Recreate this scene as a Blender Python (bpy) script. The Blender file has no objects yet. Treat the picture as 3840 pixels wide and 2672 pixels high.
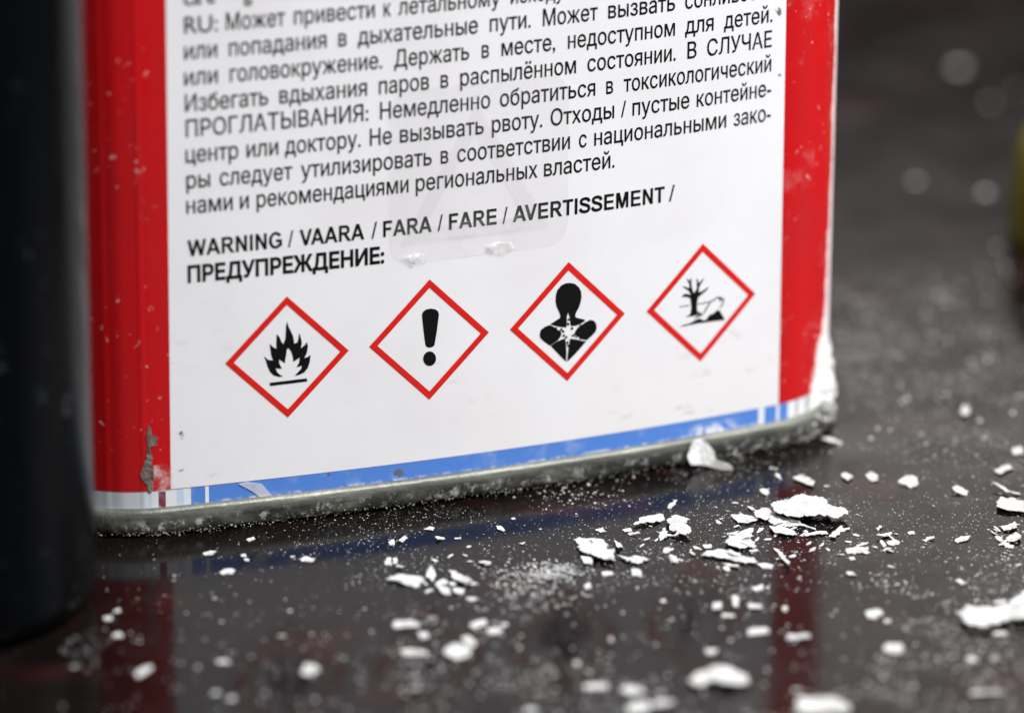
import bpy, bmesh, math, random
from mathutils import Vector, Matrix, noise
from mathutils.geometry import delaunay_2d_cdt

# ------------------------------------------------------------------ camera, world, lamps, exposure
scene = bpy.context.scene
col = scene.collection
MM = 0.001
OX, OZ = 50.0, 23.3                      # can space (mm) -> world metres, table top at z = 0

def W(x, y, z):
    return Vector(((x - OX) * MM, y * MM, (z + OZ) * MM))

CAM = {'loc': [-141.170556, -592.016918, 221.065726], 'r': [0.947885, -0.318547, 0.006523], 'u': [0.10185, 0.32234, 0.941129], 'f': [0.301896, 0.891417, -0.337985], 'F': 18.5556}
cam_data = bpy.data.cameras.new("camera")
cam = bpy.data.objects.new("camera", cam_data)
col.objects.link(cam)
r, u, f = Vector(CAM['r']), Vector(CAM['u']), Vector(CAM['f'])
m = Matrix((r, u, -f)).transposed().to_4x4()
m.translation = W(*CAM['loc'])
cam.matrix_world = m
cam_data.sensor_width = 36.0
cam_data.lens = CAM['F'] * 1000 / 3840 * 36.0
cam_data.clip_start = 0.02
cam_data.clip_end = 50.0
cam_data.dof.use_dof = True
cam_data.dof.focus_distance = 0.660
cam_data.dof.aperture_fstop = 8.6
cam_data.dof.aperture_blades = 0
scene.camera = cam

def area(name, loc, target, size, size_y, power, color):
    d = bpy.data.lights.new(name, 'AREA')
    d.shape = 'RECTANGLE'; d.size = size; d.size_y = size_y; d.energy = power; d.color = color
    o = bpy.data.objects.new(name, d); col.objects.link(o)
    o.location = loc
    o.rotation_euler = (Vector(target) - Vector(loc)).to_track_quat('-Z', 'Y').to_euler()
    return o

area("overhead_lamp", (0.44, -0.47, 0.98), (0.0, 0.0, 0.02), 0.40, 0.40, 25.5, (1.0, 0.99, 0.985))
area("side_lamp", (0.95, -0.25, 0.55), (0.04, 0.02, 0.03), 0.5, 0.5, 4.2, (0.94, 0.97, 1.0))

world = bpy.data.worlds.new("World")
scene.world = world
world.use_nodes = True
wn = world.node_tree; wn.nodes.clear()
wo = wn.nodes.new('ShaderNodeOutputWorld'); wb = wn.nodes.new('ShaderNodeBackground')
wt = wn.nodes.new('ShaderNodeTexCoord'); ws = wn.nodes.new('ShaderNodeSeparateXYZ')
wr = wn.nodes.new('ShaderNodeValToRGB')
wn.links.new(wt.outputs['Generated'], ws.inputs[0]); wn.links.new(ws.outputs['Z'], wr.inputs[0])
wn.links.new(wr.outputs[0], wb.inputs['Color']); wn.links.new(wb.outputs[0], wo.inputs['Surface'])
els = wr.color_ramp.elements
stops = [(0.0, 0.01), (0.295, 0.005), (0.312, 0.14), (0.326, 0.7), (0.342, 2.3), (0.352, 2.5), (0.380, 1.5), (0.41, 0.9), (0.50, 0.45), (0.65, 0.2), (1.0, 0.2)]
while len(els) < len(stops): els.new(0.5)
for e, (p, v) in zip(els, stops):
    e.position = p; e.color = (v, v * 0.95, v * 0.915, 1)
wb.inputs['Strength'].default_value = 1.0

scene.view_settings.view_transform = 'Standard'
scene.view_settings.look = 'None'
scene.view_settings.exposure = 0.0
scene.view_settings.gamma = 1.0
scene.view_settings.use_curve_mapping = False
scene.cycles.use_denoising = True
scene.cycles.max_bounces = 8

# ------------------------------------------------------------------ node helpers
class NT:
    def __init__(self, name):
        self.m = bpy.data.materials.new(name); self.m.use_nodes = True
        self.t = self.m.node_tree; self.t.nodes.clear()
        self.out = self.n('ShaderNodeOutputMaterial')
    def n(self, typ, **kw):
        x = self.t.nodes.new(typ)
        for k, v in kw.items(): setattr(x, k, v)
        return x
    def put(self, sock, v):
        if isinstance(v, bpy.types.NodeSocket): self.t.links.new(v, sock)
        elif isinstance(v, (tuple, list)) and len(v) == 3 and sock.type == 'RGBA': sock.default_value = (*v, 1)
        else: sock.default_value = v
    def math(self, op, a, b=0.0, c=None, clamp=False):
        x = self.n('ShaderNodeMath', operation=op, use_clamp=clamp)
        self.put(x.inputs[0], a); self.put(x.inputs[1], b)
        if c is not None: self.put(x.inputs[2], c)
        return x.outputs[0]
    def smooth(self, v, a, b, lo=0.0, hi=1.0):
        x = self.n('ShaderNodeMapRange', interpolation_type='SMOOTHSTEP')
        self.put(x.inputs['Value'], v); self.put(x.inputs['From Min'], a); self.put(x.inputs['From Max'], b)
        self.put(x.inputs['To Min'], lo); self.put(x.inputs['To Max'], hi)
        return x.outputs[0]
    def mix(self, fac, a, b):
        x = self.n('ShaderNodeMix', data_type='RGBA')
        self.put(x.inputs[0], fac); self.put(x.inputs[6], a); self.put(x.inputs[7], b)
        return x.outputs[2]
    def noise(self, vec, scale, detail=3.0, rough=0.55):
        x = self.n('ShaderNodeTexNoise')
        if vec is not None: self.put(x.inputs['Vector'], vec)
        x.inputs['Scale'].default_value = scale; x.inputs['Detail'].default_value = detail
        x.inputs['Roughness'].default_value = rough
        return x.outputs['Fac']
    def scale(self, vec, s):
        x = self.n('ShaderNodeMapping'); self.put(x.inputs['Vector'], vec); x.inputs['Scale'].default_value = s
        return x.outputs[0]
    def bump(self, h, dist, strength=1.0, normal=None):
        x = self.n('ShaderNodeBump'); self.put(x.inputs['Height'], h)
        x.inputs['Distance'].default_value = dist; x.inputs['Strength'].default_value = strength
        if normal is not None: self.put(x.inputs['Normal'], normal)
        return x.outputs[0]
    def bsdf(self, color, rough, metal=0.0, normal=None, ior=1.5, **kw):
        x = self.n('ShaderNodeBsdfPrincipled')
        self.put(x.inputs['Base Color'], color); self.put(x.inputs['Roughness'], rough); self.put(x.inputs['Metallic'], metal)
        x.inputs['IOR'].default_value = ior
        if normal is not None: self.put(x.inputs['Normal'], normal)
        for k, v in kw.items(): self.put(x.inputs[k], v)
        return x.outputs[0]
    def done(self, shader):
        self.t.links.new(shader, self.out.inputs['Surface']); return self.m

def obj_coord(t): return t.n('ShaderNodeTexCoord').outputs['Object']

# ------------------------------------------------------------------ materials
def mat_table():
    t = NT('dark_lacquered_board'); P = obj_coord(t)
    big = t.noise(P, 28, 3); red = t.noise(P, 55, 2)
    c = t.mix(t.smooth(big, 0.35, 0.7), (0.0030, 0.0022, 0.0022), (0.0065, 0.0046, 0.0044))
    c = t.mix(t.smooth(red, 0.54, 0.70, 0, 0.75), c, (0.018, 0.0048, 0.0048))
    # thin chalky film: wiped streaks and a fine grain
    wipe = t.noise(t.scale(P, (1.0, 0.35, 1)), 120, 5, 0.62)
    grain = t.noise(P, 2600, 2, 0.5)
    film = t.math('MULTIPLY', t.smooth(wipe, 0.48, 0.72), t.smooth(grain, 0.50, 0.72))
    c = t.mix(t.math('MULTIPLY', film, 0.022), c, (0.6, 0.575, 0.56))
    spk = t.n('ShaderNodeTexVoronoi'); t.put(spk.inputs['Vector'], P); spk.inputs['Scale'].default_value = 1500
    near = t.math('MULTIPLY', t.math('LESS_THAN', spk.outputs['Distance'], 0.13), t.smooth(t.noise(P, 75, 3, .6), 0.50, 0.66))
    c = t.mix(t.math('MULTIPLY', near, 0.22), c, (0.62, 0.61, 0.60))
    sm = t.noise(t.scale(P, (1, 2.2, 1)), 40, 4)
    rough = t.math('ADD', t.smooth(sm, 0.3, 0.75, 0.09, 0.17), t.math('MULTIPLY', t.smooth(wipe, 0.45, 0.75), 0.05))
    scr = t.noise(t.scale(P, (0.25, 2.5, 1)), 500, 3)
    bmp = t.bump(t.math('ADD', t.noise(P, 260, 2), t.math('MULTIPLY', scr, 0.25)), 0.00025, 0.07)
    return t.done(t.bsdf(c, rough, 0, bmp, 1.19, **{'Specular Tint': (1.0, 0.94, 0.935)}))

RED = (0.50, 0.006, 0.0085)
def mat_print():
    t = NT('printed_tinplate'); P = obj_coord(t)
    uv = t.n('ShaderNodeUVMap', uv_map='print'); sx = t.n('ShaderNodeSeparateXYZ')
    t.t.links.new(uv.outputs[0], sx.inputs[0])
    s = t.math('MULTIPLY', sx.outputs[0], 100.0); z = t.math('MULTIPLY', sx.outputs[1], 100.0)
    # white panel: s between two slightly tapering edges, z above the blue band
    lo = t.math('MULTIPLY_ADD', z, 0.0073, -15.98); hi = t.math('MULTIPLY_ADD', z, -0.0073, 72.73)
    inp = t.math('MULTIPLY', t.math('GREATER_THAN', s, lo), t.math('LESS_THAN', s, hi))
    clouds = t.noise(P, 60, 4)
    white = t.mix(t.smooth(clouds, 0.35, 0.75), (0.785, 0.785, 0.815), (0.735, 0.73, 0.755))
    white = t.mix(t.math('MULTIPLY', t.smooth(t.noise(P, 24, 3), 0.42, 0.66), t.smooth(z, 12, -16, 0, 0.6)), white, (0.79, 0.775, 0.775))
    # grey rub marks, denser low on the panel
    rub = t.noise(t.scale(P, (1, 1, 2.6)), 210, 5, 0.62)
    patch = t.noise(P, 42, 2)
    low = t.smooth(z, 22, -14, 0.15, 1.0)
    rubf = t.math('MULTIPLY', t.math('MULTIPLY', t.smooth(rub, 0.56, 0.74), t.smooth(patch, 0.5, 0.66)), low)
    white = t.mix(t.math('MULTIPLY', rubf, 0.55), white, (0.36, 0.34, 0.33))
    redn = t.noise(t.scale(P, (1, 1, 0.18)), 300, 3)
    red = t.mix(t.smooth(redn, 0.4, 0.7, 0, 0.6), RED, (0.41, 0.011, 0.015))
    chalk = t.noise(P, 130, 5, 0.65); chalk2 = t.noise(P, 1100, 3, 0.6)
    side = t.smooth(s, 66, 76)
    red = t.mix(t.math('MULTIPLY', t.smooth(chalk, 0.55, 0.80, 0, 0.20), side), red, (0.82, 0.74, 0.74))
    red = t.mix(t.math('MULTIPLY', t.smooth(chalk2, 0.66, 0.72, 0, 0.7), t.smooth(chalk, 0.46, 0.6)), red, (0.85, 0.8, 0.8))
    c = t.mix(inp, red, white)
    # bottom band
    ramp = t.n('ShaderNodeValToRGB'); ramp.color_ramp.interpolation = 'CONSTANT'
    BLUE = (0.085, 0.225, 0.64); WH = (0.74, 0.77, 0.80)
    st = [(-30, (0.55, 0.60, 0.66)), (-19.2, (0.66, 0.70, 0.73)), (-17.96, (0.17, 0.006, 0.03)), (-17.22, WH), (-15.79, (0.50, 0.62, 0.80)), (-14.53, WH), (-13.55, BLUE),
          (-11.91, WH), (-11.26, BLUE), (69.49, WH), (70.18, BLUE), (72.1, WH), (72.89, BLUE), (74.36, WH), (75.62, (0.40, 0.30, 0.30)),
          (76.1, WH), (77.65, (0.42, 0.46, 0.42)), (79.0, WH)]
    e = ramp.color_ramp.elements
    while len(e) < len(st): e.new(0.5)
    for el, (p, cc) in zip(e, st):
        el.position = (p + 30) / 125.0; el.color = (*cc, 1)
    t.put(ramp.inputs[0], t.math('DIVIDE', t.math('ADD', s, 30.0), 125.0))
    bandc = t.mix(t.smooth(t.noise(P, 240, 4, .6), 0.5, 0.75, 0, 0.35), ramp.outputs[0], (0.55, 0.6, 0.68))
    pale = t.math('MULTIPLY', t.smooth(t.noise(P, 520, 4, .65), 0.46, 0.60), t.smooth(z, -18.9, -19.6))
    bandc = t.mix(t.math('MULTIPLY', pale, 0.85), bandc, (0.80, 0.80, 0.80))
    dab = t.math('MULTIPLY', t.smooth(t.math('ABSOLUTE', t.math('SUBTRACT', s, 62.5)), 4.5, 2.0),
                 t.math('MULTIPLY', t.smooth(z, -17.3, -19.2), t.smooth(t.noise(P, 700, 4, .65), 0.40, 0.56)))
    bandc = t.mix(dab, bandc, (0.84, 0.84, 0.84))
    lip = t.math('MULTIPLY', t.math('LESS_THAN', z, -16.98), t.math('GREATER_THAN', z, -17.12))
    inb = t.math('LESS_THAN', z, -17.0)
    c = t.mix(inb, c, bandc)
    c = t.mix(t.math('MULTIPLY', lip, t.smooth(s, 10, -17, 0.15, 0.7)), c, (0.12, 0.03, 0.05))
    # white powder caked on the far corner
    edge = t.math('SUBTRACT', 84.6, t.math('ADD', t.smooth(z, 14, 0, 0, 0.9), t.smooth(z, -4, -18, 0, 4.4)))
    wob = t.math('ADD', t.math('MULTIPLY', t.math('SUBTRACT', t.noise(P, 330, 5, .65), 0.5), 3.6),
                 t.math('MULTIPLY', t.math('SUBTRACT', t.noise(P, 1500, 3, .6), 0.5), 1.6))
    d = t.math('SUBTRACT', t.math('ADD', s, wob), edge)
    pw = t.smooth(d, -0.9, 0.5)
    c = t.mix(t.math('MULTIPLY', pw, t.smooth(z, 0, -16, 0.72, 0.98)), c, (0.83, 0.825, 0.83))
    bh = t.math('ADD', t.math('MULTIPLY', pw, t.noise(P, 1300, 4, .7)), t.math('MULTIPLY', t.noise(P, 34, 2), 0.35))
    def ridge(c0, w): return t.smooth(t.math('ABSOLUTE', t.math('SUBTRACT', s, c0)), w, 0.0)
    rd = t.math('ADD', t.math('ADD', ridge(-19.7, 0.7), ridge(-22.6, 1.6)), t.math('MULTIPLY', ridge(-24.6, 0.8), .6))
    nrm = t.bump(rd, 0.00007, 0.8, t.bump(bh, 0.0006, 0.35))
    rough = t.math('ADD', t.smooth(clouds, 0.3, 0.7, 0.30, 0.40), t.math('MULTIPLY', pw, 0.5), clamp=True)
    return t.done(t.bsdf(c, rough, 0, nrm, 1.46))

def mat_simple(name, color, rough, metal=0.0, ior=1.5, nz=None, amt=0.15, bump=None):
    t = NT(name); P = obj_coord(t)
    c = color
    if nz: c = t.mix(t.smooth(t.noise(P, nz, 4, .6), 0.35, 0.7), color, tuple(v * (1 - amt) for v in color))
    nrm = t.bump(t.noise(P, bump[0], 4, .6), bump[1], bump[2]) if bump else None
    return t.done(t.bsdf(c, rough, metal, nrm, ior))

def mat_rim():
    t = NT('grimy_tin_rim'); P = obj_coord(t)
    g = t.noise(P, 130, 5, .65); streak = t.noise(t.scale(P, (1, 1, 9)), 70, 4)
    sz = t.n('ShaderNodeSeparateXYZ'); t.put(sz.inputs[0], P)
    zz = sz.outputs[2]
    grime = t.math('MULTIPLY', t.smooth(g, 0.28, 0.58), t.smooth(zz, 0.0034, 0.0021))
    c = t.mix(t.smooth(streak, 0.35, 0.7), (0.17, 0.175, 0.15), (0.085, 0.09, 0.077))
    c = t.mix(grime, c, (0.018, 0.021, 0.017))
    pw = t.math('MULTIPLY', t.smooth(t.noise(P, 650, 6, .72), 0.50, 0.66), t.smooth(zz, 0.0033, 0.0006))
    c = t.mix(t.math('MULTIPLY', pw, 0.85), c, (0.70, 0.68, 0.66))
    metal = t.math('MULTIPLY', t.math('SUBTRACT', 1.0, pw), t.math('MULTIPLY_ADD', grime, -0.25, 0.35))
    nrm = t.bump(t.math('ADD', t.noise(P, 420, 4, .6), t.math('MULTIPLY', streak, .9)), 0.0005, 0.4)
    return t.done(t.bsdf(c, t.math('MULTIPLY_ADD', grime, 0.25, 0.46), metal, nrm))

def mat_film(name, tint, white, gloss, scale, lo, hi, dust=(.82, .81, .82)):
    t = NT(name); P = obj_coord(t)
    tr = t.n('ShaderNodeBsdfTransparent'); tr.inputs[0].default_value = (*tint, 1)
    gl = t.n('ShaderNodeBsdfGlossy'); gl.inputs['Roughness'].default_value = 0.25
    n = t.bump(t.noise(P, 180, 3), 0.0006, 0.5); t.put(gl.inputs['Normal'], n)
    mx = t.n('ShaderNodeMixShader'); mx.inputs[0].default_value = 0.06 * gloss; t.put(mx.inputs[1], tr.outputs[0]); t.put(mx.inputs[2], gl.outputs[0])
    df = t.n('ShaderNodeBsdfDiffuse'); df.inputs[0].default_value = (*dust, 1)
    m2 = t.n('ShaderNodeMixShader'); t.put(m2.inputs[0], t.smooth(t.noise(P, scale, 5, .62), lo, hi, 0.02, white)); t.put(m2.inputs[1], mx.outputs[0]); t.put(m2.inputs[2], df.outputs[0])
    return t.done(m2.outputs[0])

def mat_flake():
    t = NT('chalky_white_paint'); P = obj_coord(t)
    oi = t.n('ShaderNodeObjectInfo').outputs['Random']
    n1 = t.noise(P, 700, 4, .6)
    c = t.mix(t.smooth(n1, 0.35, 0.7), (0.60, 0.605, 0.60), (0.42, 0.425, 0.42))
    c = t.mix(t.smooth(oi, 0.5, 1.0, 0, 0.16), c, (0.60, 0.58, 0.55))
    return t.done(t.bsdf(c, 0.75, 0, t.bump(t.math('ADD', n1, t.noise(P, 260, 3, .6)), 0.0005, 0.7)))

def mat_black():
    t = NT('glossy_black_plastic'); P = obj_coord(t)
    sc = t.noise(t.scale(P, (1, 1, 0.4)), 120, 5, .65)
    c = t.mix(t.smooth(t.noise(P, 300, 4, .65), 0.60, 0.78, 0, 0.11), (0.0015, 0.0018, 0.0022), (0.22, 0.24, 0.24))
    return t.done(t.bsdf(c, t.smooth(sc, 0.3, 0.7, 0.20, 0.30), 0, t.bump(sc, 0.0008, 0.05), 1.2))

M_TABLE, M_PRINT, M_RIM, M_CLEAR, M_FLAKE, M_BLACK = mat_table(), mat_print(), mat_rim(), mat_film('clear_plastic_film', (.995, .993, .995), 0.15, 0.6, 95, 0.5, 0.8), mat_flake(), mat_black()
M_INK = mat_simple('black_ink', (0.004, 0.0042, 0.005), 0.55, ior=1.25)
M_REDINK = mat_simple('red_ink', (0.66, 0.012, 0.008), 0.40, nz=500, amt=.12)
M_POWDER = mat_simple('white_powder', (0.80, 0.795, 0.79), 0.9, nz=900, amt=.2, bump=(2500, 0.0003, .6))
M_CRUST = mat_simple('pale_grey_crust', (0.34, 0.33, 0.31), 0.9, nz=900, amt=.5, bump=(2500, 0.0003, .6))
M_SCRAPE = mat_simple('scraped_bare_tin', (0.21, 0.165, 0.15), 0.7, 0.15, nz=700, amt=.6, bump=(900, 0.0004, .8))
M_GLUE = mat_film('dried_glue', (1, 1, 1), 0.5, 0.8, 500, 0.35, 0.65, (.80, .795, .78))
M_YELLOW = mat_simple('olive_yellow_plastic', (0.19, 0.165, 0.016), 0.6)
M_SMEAR = mat_film('dried_smear', (1, 1, 1), 0.62, 0.3, 420, 0.42, 0.66)
M_SCRAP = mat_film('milky_tape', (1, 1, 1), 0.55, 0.6, 200, 0.2, 0.5)
M_DIRT = mat_film('grey_dirt', (1, 1, 1), 0.85, 0.1, 1500, 0.40, 0.60, (0.17, 0.16, 0.14))
M_TIN = mat_simple('bright_tin', (0.62, 0.61, 0.58), 0.35, 0.9)

# ------------------------------------------------------------------ object helpers
def tag(o, label=None, cat=None, group=None, kind=None):
    if label: o['label'] = label
    if cat: o['category'] = cat
    if group: o['group'] = group
    if kind: o['kind'] = kind
    return o

def link(name, me, mat, parent=None, loc=None):
    o = bpy.data.objects.new(name, me); col.objects.link(o)
    if mat is not None:
        me.materials.clear(); me.materials.append(mat)
    if loc is not None: o.location = loc
    if parent is not None: o.parent = parent
    return o

def mesh_from(name, verts, faces, smooth=False):
    me = bpy.data.meshes.new(name); me.from_pydata([tuple(v) for v in verts], [], faces); me.update()
    if smooth: me.polygons.foreach_set('use_smooth', [True] * len(me.polygons))
    return me

def from_bm(name, bm, smooth=False):
    me = bpy.data.meshes.new(name); bm.to_mesh(me); bm.free()
    if smooth: me.polygons.foreach_set('use_smooth', [True] * len(me.polygons))
    return me

# ------------------------------------------------------------------ table
bm = bmesh.new()
bmesh.ops.create_grid(bm, x_segments=1, y_segments=1, size=1.6)
tb = link('table_surface', from_bm('table_surface', bm), M_TABLE, loc=(0.0, 0.6, 0.0))
tag(tb, kind='structure')

# ------------------------------------------------------------------ can shape (mm)
K2, K4, X0 = 0.001002792, 3.13646e-08, 28.0
RCL, RCR = 14.0, 15.2
SL, SR = -18.0, 72.6
def fy(x): return K2 * x * x + K4 * x ** 4
def th(x): return math.atan(2 * K2 * x + 4 * K4 * x ** 3)
def sl(x):
    a, b = 2 * K2, 4 * K4
    return x + a * a * x ** 3 / 6 + a * b * x ** 5 / 5 + b * b * x ** 7 / 14
def xinv(s):
    x = s
    for _ in range(20): x -= (sl(x) - s) / math.sqrt(1 + math.tan(th(x)) ** 2)
    return x
def can_pt(s, off=0.0):
    if SL <= s <= SR:
        x = xinv(s); y = fy(x); t = th(x)
    elif s > SR:
        x0 = xinv(SR); t0 = th(x0); t = t0 + (s - SR) / RCR
        x = x0 + RCR * (math.sin(t) - math.sin(t0)); y = fy(x0) + RCR * (math.cos(t0) - math.cos(t))
    else:
        x0 = xinv(SL); t0 = th(x0); t = t0 - (SL - s) / RCL
        x = x0 + RCL * (math.sin(t) - math.sin(t0)); y = fy(x0) + RCL * (math.cos(t0) - math.cos(t))
    return X0 + x + math.sin(t) * off, y - math.cos(t) * off, t
def on_can(s, z, off=0.0):
    x, y, _ = can_pt(s, off)
    return W(x, y, z)

TMEAN = math.radians(4.5)
S_END_R = SR + RCR * (math.pi / 2 + TMEAN - th(xinv(SR)))
S_END_L = SL - RCL * (math.pi / 2 - TMEAN + th(xinv(SL)))
def ring():
    """closed outline of the can, list of (x, y, nx, ny, s)"""
    out = []
    ss = []; s = S_END_L
    while s < S_END_R - 1e-6:
        ss.append(s); s += 0.8
    ss.append(S_END_R)
    for s in ss:
        x, y, t = can_pt(s); out.append((x, y, math.sin(t), -math.cos(t), s))
    ax, ay = math.cos(TMEAN), math.sin(TMEAN); bx, by = -ay, ax      # along the front, into the depth
    D = 34.0; RB = 14.0
    xr, yr = out[-1][0], out[-1][1]; xl, yl = out[0][0], out[0][1]
    s = S_END_R
    for k in range(1, 9): out.append((xr + bx * D * k / 8, yr + by * D * k / 8, ax, ay, s + D * k / 8))
    cx, cy = xr + bx * D - ax * RB, yr + by * D - ay * RB
    for k in range(1, 13):
        a = k / 12 * math.pi / 2
        nx, ny = ax * math.cos(a) + bx * math.sin(a), ay * math.cos(a) + by * math.sin(a)
        out.append((cx + nx * RB, cy + ny * RB, nx, ny, s + D + a * RB))
    # left back corner placed at the same depth
    dl = (out[-1][0] - xl) * bx + (out[-1][1] - yl) * by - RB
    cx, cy = xl + bx * dl + ax * RB, yl + by * dl + ay * RB
    for k in range(0, 13):
        a = k / 12 * math.pi / 2
        nx, ny = -ax * math.sin(a) + bx * math.cos(a), -ay * math.sin(a) + by * math.cos(a)
        out.append((cx + nx * RB, cy + ny * RB, nx, ny, 300 + a * RB))
    for k in range(1, 8): out.append((xl + bx * dl * (1 - k / 8), yl + by * dl * (1 - k / 8), -ax, -ay, 330 + k))
    return out
RING = ring(); NR = len(RING)

can = bpy.data.objects.new('solvent_can', None); col.objects.link(can)
can.location = W(72, 20, -OZ); can.empty_display_size = 0.02
tag(can, 'red and white printed tin can with a hazard warning panel, standing on the dark table', 'can')
CINV = Matrix.Translation(-can.location)
def part(name, me, mat, parent=None, kind=None, label=None):
    me.transform(CINV)
    o = link(name, me, mat, parent or can)
    if kind: o['kind'] = kind
    if label: o['label'] = label
    return o

def lathe_ring(rows):
    vs, fs = [], []
    for off, z in rows:
        for x, y, nx, ny, s in RING: vs.append(W(x + nx * off, y + ny * off, z))
    for j in range(len(rows) - 1):
        for i in range(NR):
            k = (i + 1) % NR
            fs.append((j * NR + i, j * NR + k, (j + 1) * NR + k, (j + 1) * NR + i))
    return vs, fs

rows = [(0.0, z) for z in (-20.2, -19.6, -17, -14, -8, 0, 10, 20, 30, 40, 52, 70, 90, 110, 126)]
vs, fs = lathe_ring(rows)
me = mesh_from('body', vs, fs, True)
uvl = me.uv_layers.new(name='print')
for lp in me.loops:
    i = lp.vertex_index; uvl.data[lp.index].uv = (RING[i % NR][4] / 100.0, rows[i // NR][1] / 100.0)
for p in me.polygons:                     # keep the seam at the wrap from stretching
    vi = [me.loops[l].vertex_index % NR for l in p.loop_indices]
    if 0 in vi and NR - 1 in vi:
        for l in p.loop_indices:
            if me.loops[l].vertex_index % NR == 0: uvl.data[l].uv[0] = 3.4
part('body', me, M_PRINT)
vs, fs = lathe_ring([(-0.4, -19.35), (0.25, -19.42), (0.62, -19.6), (0.85, -19.95), (0.92, -20.6), (0.95, -21.6), (0.9, -22.3), (0.7, -22.75), (0.3, -22.9), (-0.5, -22.95), (-0.9, -23.3), (-1.8, -23.3)])
rim = part('bottom_rim', mesh_from('bottom_rim', vs, fs, True), M_RIM)
vs, fs = lathe_ring([(-0.4, 126.0), (0.3, 126.0), (0.9, 126.6), (0.95, 128.6), (0.6, 129.2), (-0.4, 129.2), (-0.8, 128.0), (-1.0, 126.5)])
n0 = len(vs) - NR
fs.append(tuple(range(n0, n0 + NR)))
part('top_rim', mesh_from('top_rim', vs, fs, True), M_TIN)

# ------------------------------------------------------------------ lettering
LINES = [(45.31, [('RU:', -13.29, -8.83), ('Может', -7.77, 0.16), ('привести', 1.3, 12.28), ('к', 13.45, 14.51), ('летальному', 15.47, 29.73), ('исходу', 31.14, 38.82)]),
 (41.83, [('или', -13.35, -8.95), ('попадания', -7.43, 5.7), ('в', 7.26, 8.45), ('дыхательные', 9.9, 26.59), ('пути.', 28.2, 34.07), ('Может', 35.75, 43.73), ('вызвать', 45.21, 55.19), ('сонливость', 56.66, 70.31)]), (38.36, [('или', -13.41, -8.92), ('головокружение.', -7.36, 13.27), ('Держать', 14.9, 25.37), ('в', 27.08, 28.17), ('месте,', 29.88, 37.62), ('недоступном', 39.39, 55.25), ('для', 56.73, 61.13), ('детей.', 62.69, 70.3)]), (34.87, [('Избегать', -13.36, -2.24), ('вдыхания', -0.77, 11.19), ('паров', 12.77, 19.78), ('в', 21.33, 22.46), ('распылённом', 24.07, 40.67), ('состоянии.', 42.27, 55.44), ('В', 57.14, 58.6), ('СЛУЧАЕ', 60.15, 70.29)]), (31.44, [('ПРОГЛАТЫВАНИЯ:', -13.31, 11.36), ('Немедленно', 12.92, 28.37), ('обратиться', 29.7, 43.52), ('в', 45.07, 46.15), ('токсикологический', 47.65, 70.3)]), (27.97, [('центр', -13.4, -6.3), ('или', -5.27, -0.94), ('доктору.', -0.08, 10.29), ('Не', 11.5, 14.59), ('вызывать', 15.66, 27.48), ('рвоту.', 28.58, 35.86), ('Отходы', 37.0, 46.36), ('/', 47.31, 48.1), ('пустые', 49.01, 57.65), ('контейне-', 58.71, 70.38)]), (24.47, [('ры', -13.35, -10.12), ('следует', -8.9, 0.94), ('утилизировать', 2.06, 20.15), ('в', 21.35, 22.49), ('соответствии', 23.69, 39.9), ('с', 41.16, 42.36), ('национальными', 43.4, 63.4), ('зако-', 64.51, 70.42)]), (21.05, [('нами', -13.41, -7.16), ('и', -6.23, -4.98), ('рекомендациями', -3.98, 16.91), ('региональных', 17.87, 35.23), ('властей.', 36.1, 46.52)]), (15.19, [('WARNING', -13.34, -0.56), ('/', 0.2, 1.0), ('VAARA', 1.8, 10.75), ('/', 11.68, 12.53), ('FARA', 13.31, 20.17), ('/', 20.94, 21.72), ('FARE', 22.54, 29.4), ('/', 30.18, 30.95), ('AVERTISSEMENT', 31.64, 54.12), ('/', 54.74, 55.66)]), (11.65, [('ПРЕДУПРЕЖДЕНИЕ:', -13.39, 13.52)])]
dg = bpy.context.evaluated_depsgraph_get
def area2(p): return sum(p[i][0] * p[(i + 1) % len(p)][1] - p[(i + 1) % len(p)][0] * p[i][1] for i in range(len(p))) / 2
def inside(q, p):
    c = False
    for i in range(len(p)):
        a, b = p[i], p[i - 1]
        if (a[1] > q[1]) != (b[1] > q[1]) and q[0] < (b[0] - a[0]) * (q[1] - a[1]) / (b[1] - a[1]) + a[0]: c = not c
    return c
def thicken(p, d):
    """move a closed contour sideways by d (heavier strokes for d > 0, whichever way the contour runs)"""
    n = len(p); out = []
    for i in range(n):
        a, b, c = p[i - 1], p[i], p[(i + 1) % n]
        e1 = Vector((b[0] - a[0], b[1] - a[1])).normalized(); e2 = Vector((c[0] - b[0], c[1] - b[1])).normalized()
        n1, n2 = Vector((e1.y, -e1.x)), Vector((e2.y, -e2.x)); nn = n1 + n2
        if nn.length < 1e-4: nn = n1
        nn.normalize(); k = d / max(0.5, nn.dot(n1))
        out.append((b[0] + nn.x * k, b[1] + nn.y * k))
    return out
def bez(p0, p1, p2, p3, n=4):
    for k in range(n):
        t = k / n; s_ = 1 - t
        yield (s_ ** 3 * p0.x + 3 * s_ * s_ * t * p1.x + 3 * s_ * t * t * p2.x + t ** 3 * p3.x,
               s_ ** 3 * p0.y + 3 * s_ * s_ * t * p1.y + 3 * s_ * t * t * p2.y + t ** 3 * p3.y)
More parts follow.
